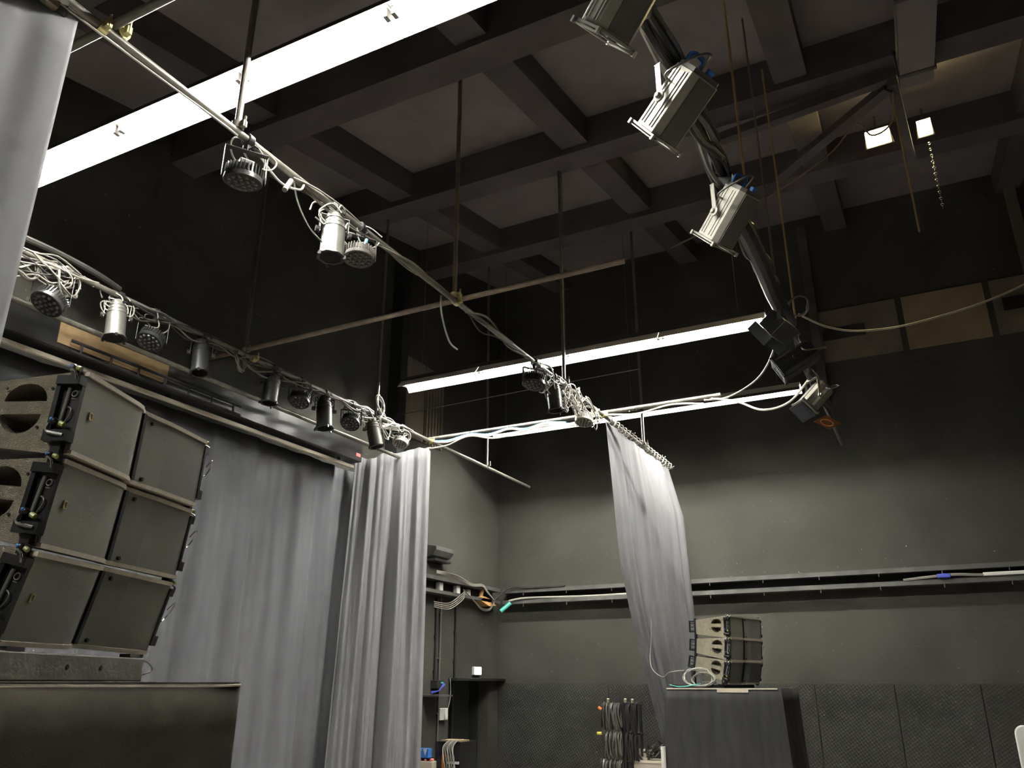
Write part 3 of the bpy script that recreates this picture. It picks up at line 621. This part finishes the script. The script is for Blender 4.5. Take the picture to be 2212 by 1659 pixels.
# shutters, gel and label on last spotlight
d = Vector((-math.cos(R(45)) * math.cos(R(-38)), math.cos(R(45)) * math.sin(R(-38)), -math.sin(R(45)))); B = aimM(d, (0, 0, -.30))
f1 = MB().bb(-.13, .13, -.105, .105, .225, .233, B).build('gel_frame', 'par_black', t6, False)
MB().bb(-.105, .105, -.082, .082, .222, .236, B).build('gel', 'lens_glass', f1, False)
g1 = MB().bb(-.12, .12, -.26, -.07, .10, .106, B @ Matrix.Translation((0, -.08, .06)) @ Matrix.Rotation(R(20), 4, 'X')).build('amber_flap', 'amber_gel', t6, False)
MB().ring(.065, .006, 24, 6, B @ Matrix.Translation((0, -.08, .06)) @ Matrix.Rotation(R(20), 4, 'X') @ Matrix.Translation((0, -.16, .108))).build('amber_ring', 'amber_ring', g1)
MB().bb(.099, .102, -.03, .0, -.14, .14, B).build('label_tape', 'white_plastic', t6, False)
for k in range(3): cable('lead', [(.0, -.02, .03), (.06, .02 + k * .03, -.02), (.08, .05, -.12 - .03 * k), (.02, .03, -.16)], .006, 'cable_white', t6)
# black flood box on the wrapped pipe
t = thing('flood_box', 'black flood lamp box at the end of the middle fluorescent light', 'stage light', (P2, 6.95, PZ)); clamp(t)
B = aimM((-.8, .2, -.55), (-.03, 0, -.20))
MB().prism([(-.16, -.10), (.16, -.10), (.12, .10), (-.12, .10)], -.08, .10, B).build('case', 'par_black', t, False, bevel=.008)
for q in (-1, 1): MB().bb(q * .155 - .004, q * .155 + .004, -.12, .12, .10, .20, B).build('side_door', 'par_black', t, False)
yk = MB(); yoke(yk, .17, -.07, -.21, ax=(0, 1, 0)); yk.build('yoke', 'par_black', t, False)

# ropes
for (x, y, z0, mm, lb) in ((-.75, 5.22, 5.34, 'rope', 'tan rope dropping to the spotlight with the blue stripe'), (-.76, 6.35, 5.34, 'rope_dull', 'dull brown rope dropping to the wrapped pipe'), (-.75, 7.38, 5.40, 'rope', 'tan rope dropping to the end of the wrapped pipe'),
                           (.45, 8.1, 6.4, 'rope', 'tan rope hanging beside the left flood lamp')):
    t = thing('rope', lb, 'rope', (x, y, z0)); MB().tube([(0, 0, 0), (.002, 0, (roofz(y) - z0) * .5), (0, 0, roofz(y) - .3 - z0)], .010, 6).build('line', mm, t)
    MB().ring(.03, .008, 14, 5, Matrix.Translation((0, 0, -.03)) @ Matrix.Rotation(R(90), 4, 'Y')).build('knot', mm, t)
t = thing('chain', 'thin chain hanging below the right flood lamp', 'chain', (.80, 9.3, 7.2))
for k in range(22): MB().ring(.016, .004, 8, 4, Matrix.Translation((0, 0, k * .042)) @ Matrix.Rotation(R(90), 4, 'X' if k % 2 else 'Y')).build('link', 'chrome', t)
# flood lamps at the roof
for (x, y, z, sx, lb) in ((.28, 9.3, 8.36, .135, 'square warm flood lamp glowing under the roof beside the tan rope'), (.80, 9.45, 8.42, .075, 'narrow warm flood lamp glowing above the thin chain')):
    t = thing('flood_lamp', lb, 'flood light', (x, y, z)); B = aimM((-.05, -.85, -.5))
    MB().prism([(-sx - .03, -.12), (sx + .03, -.12), (sx, .10), (-sx, .10)], -.10, .0, B).build('housing', 'steel_black', t, False, bevel=.006)
    MB().bb(-sx, sx, -.10, .09, .0, .008, B).build('glass', 'flood_glass', t, False)
    MB().cyl((0, 0, .05), (0, 0, roofz(y) - z - .3), .012, 8).build('bracket', 'steel_black', t)
# duct under the roof
t = thing('roof_duct', 'flat dark duct running below the roof beside the flood lamps', 'duct', (.69, 4.6, 0))
m = MB(); y0, y1 = 0, 3.4
m.add([(-.16, y0, roofz(4.6) - .72), (.16, y0, roofz(4.6) - .72), (.16, y1, roofz(8.0) - .72), (-.16, y1, roofz(8.0) - .72), (-.16, y0, roofz(4.6) - .5), (.16, y0, roofz(4.6) - .5), (.16, y1, roofz(8.0) - .5), (-.16, y1, roofz(8.0) - .5)],
      [(0, 3, 2, 1), (4, 5, 6, 7), (0, 1, 5, 4), (1, 2, 6, 5), (2, 3, 7, 6), (3, 0, 4, 7)]); m.build('duct_run', 'ceiling_paint', t, False)
for yy in (.3, 1.7, 3.1): MB().bb(-.18, .18, yy - .02, yy + .02, roofz(4.6 + yy) - .74, roofz(4.6 + yy) - .40).build('strap', 'beam_paint', t, False)
cable('roof_cable', [(.46, 7.95, 7.95), (.40, 8.2, 7.75), (.2, 8.3, 7.72), (.05, 8.2, 7.85), (-.3, 8.3, 7.6), (-1.2, 8.4, 7.25), (-2.2, 8.6, 7.1)], .011, 'rope_dull', None, 'thin brown cable looping from the roof strut joint')

# ------------------------------------------------------------------ line array speakers
PROF = [(-.365, 0), (-.20, -.005), (-.083, -.009), (-.045, -.016), (-.02, -.030), (0, -.038), (.06, -.031), (.136, -.017), (.25, -.008), (.365, 0)]
def hz(x): return .125 if x > -.06 else .125 - (-.06 - x) / .42 * .042
def cab_body():
    plan = [(x - .010, y) for (y, x) in PROF] + [(-.06, .365), (-.48, .345), (-.48, -.345), (-.06, -.365)]
    n = len(plan); m = MB(); vs = [(x, y, -hz(x)) for x, y in plan] + [(x, y, hz(x)) for x, y in plan]
    m.add(vs, [tuple(range(n - 1, -1, -1)), tuple(range(n, 2 * n))] + [(i, (i + 1) % n, n + (i + 1) % n, n + i) for i in range(n)])
    me = m.mesh('cabinet_src', False); a = bpy.data.objects.new('cabinet_src', me); COL.objects.link(a)
    c = MB(); N = 14
    def arc(cx, z0, rx, rz, sg):
        return [(cx + rx * math.cos(math.pi * i / N), z0 + sg * rz * math.sin(math.pi * i / N)) for i in range(N + 1)]
    for sd in (-1, 1):
        for pl in (arc(-.188, .036, .072, .056, 1), arc(-.192, -.004, .068, .060, -1)):
            c.prism(pl, sd * .45, sd * .27, Matrix(((1, 0, 0, 0), (0, 0, 1, 0), (0, 1, 0, 0), (0, 0, 0, 1))))
    cm = c.mesh('cut', False); b = bpy.data.objects.new('cut', cm); COL.objects.link(b)
    md = a.modifiers.new('b', 'BOOLEAN'); md.operation = 'DIFFERENCE'; md.object = b; md.solver = 'EXACT'
    dg = bpy.context.evaluated_depsgraph_get(); out = bpy.data.meshes.new_from_object(a.evaluated_get(dg))
    bpy.data.objects.remove(a); bpy.data.objects.remove(b); out.name = 'cabinet'; out.materials.clear(); return out
CAB = {}
def panel_mesh(lo, hi, name, off=-.002, zz=.113):
    pts = [(x, y) for (y, x) in PROF if lo <= y <= hi]; m = MB()
    poly = [(x + off, y) for x, y in pts] + [(x - .009, y) for x, y in reversed(pts)]
    return m.prism(poly, -zz, zz).mesh(name, True, 25)
def lip_mesh(sg):
    m = MB(); poly = [(x + .004, y) for y, x in PROF] + [(x - .03, y) for y, x in reversed(PROF)]
    return m.prism(poly, sg * .1135, sg * .1265).mesh('lip', True, 25)
def cab_meshes():
    CAB['cabinet'] = cab_body()
    CAB['grille'] = panel_mesh(-.366, 0.001, 'grille'); 
    CAB['baffle'] = panel_mesh(-.001, .137, 'baffle'); CAB['grille2'] = panel_mesh(.135, .366, 'grille2')
    CAB['lip1'] = lip_mesh(1); CAB['lip2'] = lip_mesh(-1)
    m = MB(); m.bb(-.034, -.026, -.012, .004, -.113, .113); CAB['groove'] = m.mesh('groove', False)
    for k, z in enumerate((.095, -.100)): CAB['screw%d' % k] = MB().cyl((-.04, .05, z), (-.026, .05, z), .0065, 12).mesh('screw')
    m = MB(); z0 = .004; yy = -.311; s_ = .0085
    for (a, b, c, d) in ((-s_, s_, -s_ - .003, -s_), (-s_, s_, s_, s_ + .003), (-s_, -s_ + .003, -s_ - .003, s_ + .003), (s_ - .003, s_, -s_ - .003, s_ + .003)): m.bb(-.003, .001, yy + a, yy + b, z0 + c, z0 + d)
    m.prism([(yy - s_, z0 - s_), (yy + .002, z0 - s_), (yy - s_, z0 + .004)], -.003, .001, Matrix(((0, 0, 1, 0), (1, 0, 0, 0), (0, 1, 0, 0), (0, 0, 0, 1))))
    CAB['badge'] = m.mesh('badge', False)
    # side rigging bracket, side sd
    for sd in (-1, 1):
        m = MB(); Y = sd * .365
        def sb(x0, x1, dy0, dy1, z0, z1): m.bb(x0, x1, min(Y + sd * dy0, Y + sd * dy1), max(Y + sd * dy0, Y + sd * dy1), z0, z1)
        sb(-.070, .000, 0, .012, -.085, .098)
        sb(-.074, .002, 0, .032, .078, .105); sb(-.074, .002, 0, .034, -.095, -.062)
        sb(-.074, -.060, 0, .026, -.09, .10); sb(-.012, .001, 0, .014, -.09, .10)
        sb(-.050, -.020, 0, .02, -.150, -.09); sb(-.045, -.02, 0, .016, .10, .140)
        CAB['bracket%d' % sd] = m.mesh('rigging_bracket', False)
        m = MB(); m.cyl((-.042, Y + sd * .016, -.05), (-.034, Y + sd * .016, .07), .006, 8)
        m.ring(.009, .0022, 14, 5, Matrix.Translation((-.016, Y + sd * .016, .052)) @ Matrix.Rotation(R(90), 4, 'X'))
        m.tube(spl([(-.03, Y + sd * .014, .012), (-.014, Y + sd * .02, .004), (-.014, Y + sd * .02, -.012), (-.028, Y + sd * .016, -.034)], 4), .0026, 5)
        m.bb(-.026, -.012, Y + sd * .012 - .002, Y + sd * .012 + .002, .036, .039)
        CAB['bar%d' % sd] = m.mesh('link_bar')
        CAB['pinA%d' % sd] = MB().ball((-.05, Y + sd * .03, -.036), .011).mesh('pin_head'); CAB['pinB%d' % sd] = MB().ball((-.03, Y + sd * .03, .128), .012).mesh('pin_head')
        CAB['capA%d' % sd] = MB().cyl((-.03, Y + sd * .03, -.042), (-.016, Y + sd * .03, -.048), .008, 8).mesh('pin_cap'); CAB['capB%d' % sd] = MB().cyl((-.018, Y + sd * .03, .128), (-.006, Y + sd * .03, .124), .007, 8).mesh('pin_cap')
        m = MB(); m.tube(spl([(-.06, Y + sd * .035, -.045), (-.06, Y + sd * .04, -.066), (-.045, Y + sd * .042, -.073), (-.01, Y + sd * .034, -.078)], 4), .005, 6)
        m.tube(spl([(-.03, Y + sd * .04, .12), (-.01, Y + sd * .045, .112), (-.005, Y + sd * .04, .09)], 4), .0035, 6)
        if sd > 0:
            m.tube(spl([(.0, Y + .03, .03), (.01, Y + .05, .06), (.0, Y + .06, .03), (-.01, Y + .05, -.0), (0, Y + .02, -.01)], 4), .0025, 5)
        CAB['clip%d' % sd] = m.mesh('clip_lever')
    m = MB()
    for sd in (-1,):
        for (zz) in (.065, -.055): m.bb(-.575, -.48, -.345, -.325, zz - .008, zz + .008)
        m.bb(-.575, -.56, -.345, -.325, -.063, .073); m.bb(-.50, -.475, -.348, -.322, -.13, .10)
        for zz in (-.04, 0, .04): m.bb(-.545, -.49, -.342, -.328, zz - .004, zz + .004)
    CAB['rear'] = m.mesh('rear_arm', False)
    m = MB(); m.tube(spl([(-.25 + .05 * i, -.30, -.035 - .022 * math.sin(math.pi * i / 3)) for i in range(4)], 5), .007, 6)
    m.tube(spl([(-.24 + .05 * i, -.285, -.022 - .02 * math.sin(math.pi * i / 3)) for i in range(4)], 5), .004, 6); CAB['cone'] = m.mesh('driver_surround')
    m = MB()
    for (x, z) in ((-.105, .075), (-.255, .075), (-.125, -.045), (-.27, -.03)): m.cyl((x, -.362, z), (x, -.358 - .0075, z), .0045, 8)
    CAB['side_screws'] = m.mesh('side_screws')
cab_meshes()
def speaker(loc, yaw, tilt, label, group):
    t = thing('line_array_speaker', label, 'speaker', loc, (0, R(tilt), R(yaw)), group)
    cb = put('cabinet', CAB['cabinet'], 'cab_paint', t)
    put('side_screws', CAB['side_screws'], 'black_matte', cb); put('driver_surround', CAB['cone'], 'speaker_cone', cb)
    g = put('grille', CAB['grille'], 'grille', t); put('badge', CAB['badge'], 'gold_badge', g)
    b = put('centre_baffle', CAB['baffle'], 'grille', t); put('baffle_screw', CAB['screw0'], 'black_matte', b); put('baffle_screw', CAB['screw1'], 'black_matte', b); put('groove', CAB['groove'], 'black_matte', b)
    put('grille', CAB['grille2'], 'grille_dark', t)
    for k in ('lip1', 'lip2'): put('lip', CAB[k], 'cab_lip', t)
    for sd in (-1, 1):
        br = put('rigging_bracket', CAB['bracket%d' % sd], 'black_plastic', t)
        put('link_bar', CAB['bar%d' % sd], 'cable_mid', br); [(put('pin_head', CAB['pin%s%d' % (k, sd)], 'black_plastic', br), put('pin_cap', CAB['cap%s%d' % (k, sd)], 'lime_plastic', br)) for k in 'AB']
        put('clip_lever', CAB['clip%d' % sd], 'chrome', br)
        Y = sd * .365
    for x, z in ((-.054, -.032), (-.034, .130)): put('blue_dot', MB().ball((x, -.402, z), .006).mesh('blue_dot'), 'blue_plastic', t)
    put('rear_arm', CAB['rear'], 'black_plastic', t)
    return t
g1 = 'speaker cabinets in the near stack'; g2 = 'speaker cabinets in the far stack'
speaker((-2.262, 1.757, 2.841), 19.8, 2.6, 'topmost large line array speaker of the near stack', g1)
speaker((-2.293, 1.751, 2.577), 19.8, 6.5, 'middle large line array speaker of the near stack', g1)
speaker((-2.332, 1.730, 2.316), 20.4, 13.5, 'lowest large line array speaker resting over the steel base plate of the near stack', g1)
speaker((-2.078, 10.283, 2.720), -16.8, 2.2, 'topmost small-looking line array speaker of the far stack by the narrow curtain', g2)
speaker((-2.094, 10.289, 2.466), -16.8, 6.8, 'middle line array speaker of the far stack by the narrow curtain', g2)
speaker((-2.130, 10.290, 2.212), -16.8, 13.5, 'lowest line array speaker of the far stack above the coiled white cable', g2)
# near base block and draped plinth
t = thing('stack_base', 'scuffed grey steel base block under the near speaker stack', 'base', (-2.33, 1.73, 2.105), (0, 0, R(21)))
MB().bb(-.42, -.01, -.40, .33, 0, .075).build('block', 'base_steel', t, False, bevel=.004)
for y in (-.09, .08): MB().cyl((-.012, y, .04), (-.008, y, .04), .007, 10).build('bolt_hole', 'black_matte', t)
MB().tube(spl([(-.02, .34, .02), (0, .37, .035), (-.01, .36, .06), (-.03, .335, .07)], 4), .0022, 5).build('wire_loop', 'cable_grey', t)
for q in (-.33, .25): MB().bb(-.47, -.43, q, q + .04, 0, .21).build('rear_leg', 'steel_black', t, False)
for q in (-.36, .24): MB().bb(-.05, -.012, q, q + .06, .07, .087).build('front_foot', 'steel_black', t, False)
def drape(name, label, x0, x1, y0, y1, z1, flare, folds, amp, m, seed):
    t = thing(name, label, 'plinth', ((x0 + x1) / 2, (y0 + y1) / 2, 0))
    cx, cy = (x0 + x1) / 2, (y0 + y1) / 2; rnd = random.Random(seed); vs = []; fs = []
    per = []; N = 40
    for (a, b) in (((x0, y0), (x1, y0)), ((x1, y0), (x1, y1)), ((x1, y1), (x0, y1)), ((x0, y1), (x0, y0))):
        for i in range(N): q = i / N; per.append((a[0] + (b[0] - a[0]) * q - cx, a[1] + (b[1] - a[1]) * q - cy))
    n = len(per); rows = 16; p1 = rnd.uniform(0, 6); p2 = rnd.uniform(0, 6)
    for j in range(rows + 1):
        q = j / rows; z = z1 - (z1 - .01) * q
        for i, (x, y) in enumerate(per):
            s_ = i / n; k = amp * min(1, q * 2.2) * (math.sin(2 * math.pi * folds * s_ + p1 + 1.2 * q) + .5 * math.sin(2 * math.pi * folds * 2.3 * s_ + p2)) + flare * q
            L = math.hypot(x, y); vs.append((x + x / L * k, y + y / L * k, z))
    for j in range(rows):
        for i in range(n): a = j * n + i; b = j * n + (i + 1) % n; fs.append((a, b, b + n, a + n))
    mb = MB(); mb.add(vs, fs); put('cloth', mb.mesh('cloth', True, 50), m, t, 0, .004)
    MB().bb(x0 - cx, x1 - cx, y0 - cy, y1 - cy, z1 - .02, z1 + .004).build('top_board', m, t, False)
    return t
np_ = drape('draped_plinth', 'black cloth-covered plinth under the near speaker stack', -3.2, -2.05, .9, 2.08, 2.098, .02, 5, .012, 'black_cloth', 4)
MB().tube(spl([(.572, -.5, 2.09), (.575, 0, 2.092), (.575, .4, 2.09), (.578, .59, 2.094)], 6), .004, 6).build('edge_strip', 'cab_lip', np_)
fp = drape('draped_plinth', 'dark cloth-draped plinth under the far speaker stack', -2.98, -1.66, 9.8, 10.95, 2.04, .12, 7, .022, 'drape_cloth', 8)
MB().bb(-.05, .30, -.585, -.578, 2.0, 2.035).build('white_label', 'cab_lip', fp, False)
MB().bb(-.64, .62, -.583, -.575, 2.032, 2.046).build('edge_strip', 'cab_lip', fp, False)
o = MB().cyl((-3.05, 9.75, .0), (-3.02, 9.72, 1.42), .028, 10).build('white_pole', 'white_plastic'); tag(o, 'white pole leaning at the side of the far draped plinth', 'pole')
t = thing('stack_base', 'black steel base frame under the far speaker stack', 'base', (-2.30, 10.33, 2.046), (0, 0, R(-16.8)))
MB().bb(-.62, .08, -.36, -.30, 0, .035).bb(-.62, .08, .30, .36, 0, .035).bb(-.62, -.56, -.36, .36, 0, .035).bb(.02, .08, -.36, .36, 0, .035).build('frame', 'steel_black', t, False)
MB().bb(-.345, -.31, -.36, -.31, .03, .26).build('rear_post', 'steel_black', t, False)
MB().bb(-.345, -.31, .31, .36, .03, .26).build('rear_post', 'steel_black', t, False)
MB().bb(-.2, .02, -.37, -.33, .03, .075).bb(.0, .07, -.38, -.33, .04, .09).build('front_bracket', 'cable_mid', t, False)
for k in range(4): MB().bb(-.18 + k * .05, -.15 + k * .05, -.374, -.37, .035, .06).build('pin_clip', 'chrome', t, False)
t = thing('cable_coil', 'coil of white cable lying on the far plinth behind the speakers', 'cable coil', (-2.62, 9.98, 2.05))
coil(t, (0, 0, .11), .17, 5, 'cable_white', .0055, 41, ax=(.25, -1, .5), squash=.66); coil(t, (.05, .02, .09), .14, 4, 'cable_white', .0055, 42, ax=(-.2, -1, .4), squash=.6)
cable('tail_cable', [(-2.78, 9.96, 2.24), (-2.95, 9.93, 2.22), (-3.05, 9.95, 2.17), (-3.2, 10.0, 2.3), (-3.22, 10.15, 2.65), (-3.24, 10.25, 2.9)], .0055, 'cable_grey', None, 'grey cable running from the white coil up along the narrow curtain')
cable('coil_tail', [(.05, -.1, .04), (-.08, -.15, .02), (-.2, -.14, .01), (-.32, -.12, .03)], .006, 'teal', t)

# ------------------------------------------------------------------ cable rack by the back wall
t = thing('cable_rack', 'black steel rack stand with pegs hung with coiled cables', 'rack', (-4.42, 12.35, 0))
MB().bb(-.03, .03, -.03, .03, 0, 1.86).build('post', 'steel_black', t, False)
MB().bb(.25, .28, -.02, .02, 1.1, 1.85).build('side_rail', 'steel_black', t, False)
for z in (1.80, 1.40, 1.02): 
    MB().cyl((-.30, -.0, z), (.30 if z > 1.1 else .10, -.0, z), .014, 8).build('peg_arm', 'steel_black', t)
    for x in ((-.24, -.1, .14, .28) if z > 1.1 else (-.24, -.1)): MB().cyl((x, 0, z), (x, -.16, z + .03), .009, 6).build('peg', 'pipe_steel', t)
MB().tube([(.0, 0, 1.35), (.32, 0, .98)], .018, 4).build('brace', 'ledge_paint', t)
MB().bb(-.3, .1, -.25, .25, 0, .05).build('foot', 'steel_black', t, False)
def hank(x, z, L, w_, n, m, label, seed, plug=None):
    t = thing('cable_hank', label, 'cable coil', (x, 12.23, z)); rnd = random.Random(seed)
    for k in range(n):
        xx = -w_ / 2 + w_ * k / max(1, n - 1) + rnd.uniform(-.01, .01); l = L * rnd.uniform(.85, 1.08); b = rnd.uniform(.04, .08)
        pts = [(xx, -.01, 0), (xx + rnd.uniform(-.02, .02), -b, -.06), (xx, -b * 1.1, -l * .5), (xx + rnd.uniform(-.03, .03), -.03, -l), (xx, b * .6, -l * .6), (xx, .03, -.08), (xx, 0, .01)]
        MB().tube(spl(pts, 4), .013, 5).build('turn', m if k % 3 else 'cable_black', t)
    if plug: MB().cyl(plug[0], plug[1], .022, 8).build('plug', plug[2], t)
hank(-4.56, 1.81, .33, .27, 17, 'cable_mid', 'black cable hank on the top peg with an orange plug', 51, ((-.19, -.05, -.05), (-.14, -.05, -.08), 'orange'))
hank(-4.24, 1.81, .42, .16, 9, 'cable_black', 'narrow black cable hank on the top peg beside the post', 52)
hank(-4.54, 1.42, .34, .24, 15, 'cable_mid', 'black cable hank on the middle peg with a yellow plug', 53, ((-.24, -.05, -.02), (-.17, -.05, -.02), 'yellow'))
hank(-4.26, 1.41, .36, .16, 9, 'cable_black', 'narrow black cable hank on the middle peg', 54)
hank(-4.58, 1.04, .38, .31, 17, 'cable_mid', 'black cable hank on the lowest peg', 55)
for x, z, mm, lb in ((-4.60, 1.835, 'cream', 'cream plug end poking up above the wide top cable hank'), (-4.33, 1.835, 'cream', 'cream plug end on the top peg next to the rack post'), (-4.22, 1.83, 'cream', 'cream plug end above the narrow top cable hank')):
    o = MB().cyl((x, 12.2, z), (x + .01, 12.18, z + .045), .02, 10).build('plug_end', mm); tag(o, lb, 'plug', 'plugs on the cable rack')
t = thing('storage_crate', 'beige-edged wooden crate standing right of the cable rack', 'crate', (-3.98, 12.45, 0))
MB().bb(-.28, .18, -.2, .2, 0, 1.02).build('case', 'cab_lip', t, False, bevel=.006); MB().bb(-.285, .19, -.21, .21, 1.02, 1.05).build('lid', 'cream', t, False)
o = MB().bb(-4.25, -4.08, 12.35, 12.5, 1.05, 1.19).build('cream_box', 'cream', smooth=False, bevel=.004); tag(o, 'small cream carton on top of the wooden crate', 'box')
t = thing('cable_heap', 'heap of black plug ends piled on the wooden crate', 'cables', (-3.95, 12.38, 1.06)); rnd = random.Random(61)
for k in range(14):
    p = Vector((rnd.uniform(-.13, .12), rnd.uniform(-.12, .05), rnd.uniform(.02, .12)))
    cable('cable', [p, p + Vector((rnd.uniform(-.1, .1), rnd.uniform(-.05, .05), rnd.uniform(0, .1))), p + Vector((rnd.uniform(-.15, .1), .0, rnd.uniform(.0, .2))), p + Vector((rnd.uniform(-.2, .1), .03, rnd.uniform(-.02, .05)))], .012, 'cable_black' if k % 4 else 'cable_mid', t, k=3, n=5)
    if k % 3 == 0: MB().ball(p + Vector((0, -.03, .06)), .014).build('plug', 'chrome', t)

# ------------------------------------------------------------------ rack unit by the doorway
t = thing('equipment_rack', 'black equipment rack with pale cables below the doorway socket', 'rack', (-6.40, 10.75, 0))
MB().bb(-.20, .22, -.18, .25, 0, 1.33).build('case', 'black_plastic', t, False, bevel=.008)
MB().bb(-.10, .22, -.20, .05, 1.332, 1.352).build('tray', 'beige_panel', t, False)
MB().bb(-.08, -.045, -.19, -.181, .94, 1.17).build('orange_strip', 'orange', t, False)
for z in (1.05, .95, .85): MB().bb(.02, .20, -.215, -.19, z, z + .03).build('patch_panel', 'white_plastic', t, False)
for k in range(7):
    x = .0 + k * .026; cable('cable', [(.05 + .02 * k, -.2, 1.35), (x - .03, -.24, 1.27), (x - .02 + .02 * (k % 3), -.25, 1.12), (x, -.23, .98), (x - .03, -.22, .8)], .009, 'cable_grey' if k % 3 else 'cable_white', t)
for k in range(2): cable('blue_lead', [(.05 + .05 * k, -.22, 1.0), (.03, -.24, .9), (.0, -.23, .75)], .007, 'cable_blue', t)
MB().ball((.21, -.185, .90), .012).build('status_led', 'led_green', t)
t = thing('blue_carton', 'small blue and white carton at the foot of the pleated curtain', 'box', (-6.72, 10.5, 1.12))
MB().bb(-.10, .08, -.05, .05, 0, .12).build('carton', 'blue_plastic', t, False, bevel=.003)
for x in (-.06, .03): MB().prism([(x - .035, .115), (x + .035, .115), (x, .03)], .0502, .0512, Matrix.Rotation(R(90), 4, 'X')).build('white_mark', 'white_plastic', t, False)
t = thing('plug_bar', 'cream multi-socket bar with red caps below the blue carton', 'socket', (-6.68, 10.5, .98))
MB().bb(-.14, .12, -.06, .06, 0, .10).build('bar', 'cream', t, False, bevel=.012)
for x in (-.09, 0, .08): MB().lathe([(.0001, .02), (.028, .018), (.036, 0), (.036, -.01)], 12, Matrix.Translation((x, -.02, .115))).build('red_cap', 'pale_red', t)
o = MB().bb(-6.98, -6.52, 10.42, 10.62, 0, .98).build('low_cabinet', 'black_plastic', smooth=False, bevel=.006); tag(o, 'low black cabinet carrying the cream multi-socket bar', 'cabinet')
MB().bb(-6.85, -6.6, 10.45, 10.55, .98 + .10, 1.12).build('shelf', 'black_plastic', o, False)

# ------------------------------------------------------------------ white board at the right edge
t = thing('white_board', 'white rounded board standing in front of the perforated wall panels', 'board', (1.0, 6.0, 0))
r_ = .05; poly = []
for (cx, cy, a0) in ((.70 - r_, 1.865 - r_, 0), (-.70 + r_, 1.865 - r_, 90), (-.70 + r_, .95 + r_, 180), (.70 - r_, .95 + r_, 270)):
    for k in range(7): a = R(a0 + 15 * k); poly.append((cx + r_ * math.cos(a), cy + r_ * math.sin(a)))
MB().prism(poly, -.02, .02, Matrix.Rotation(R(90), 4, 'X')).build('panel_face', 'board_white', t, bevel=.008)
for x in (-.6, .6): MB().bb(x - .02, x + .02, .021, .05, .03, 1.7).build('leg', 'pipe_steel', t, False); MB().bb(x - .025, x + .025, -.25, .3, 0, .03).build('foot', 'pipe_steel', t, False)
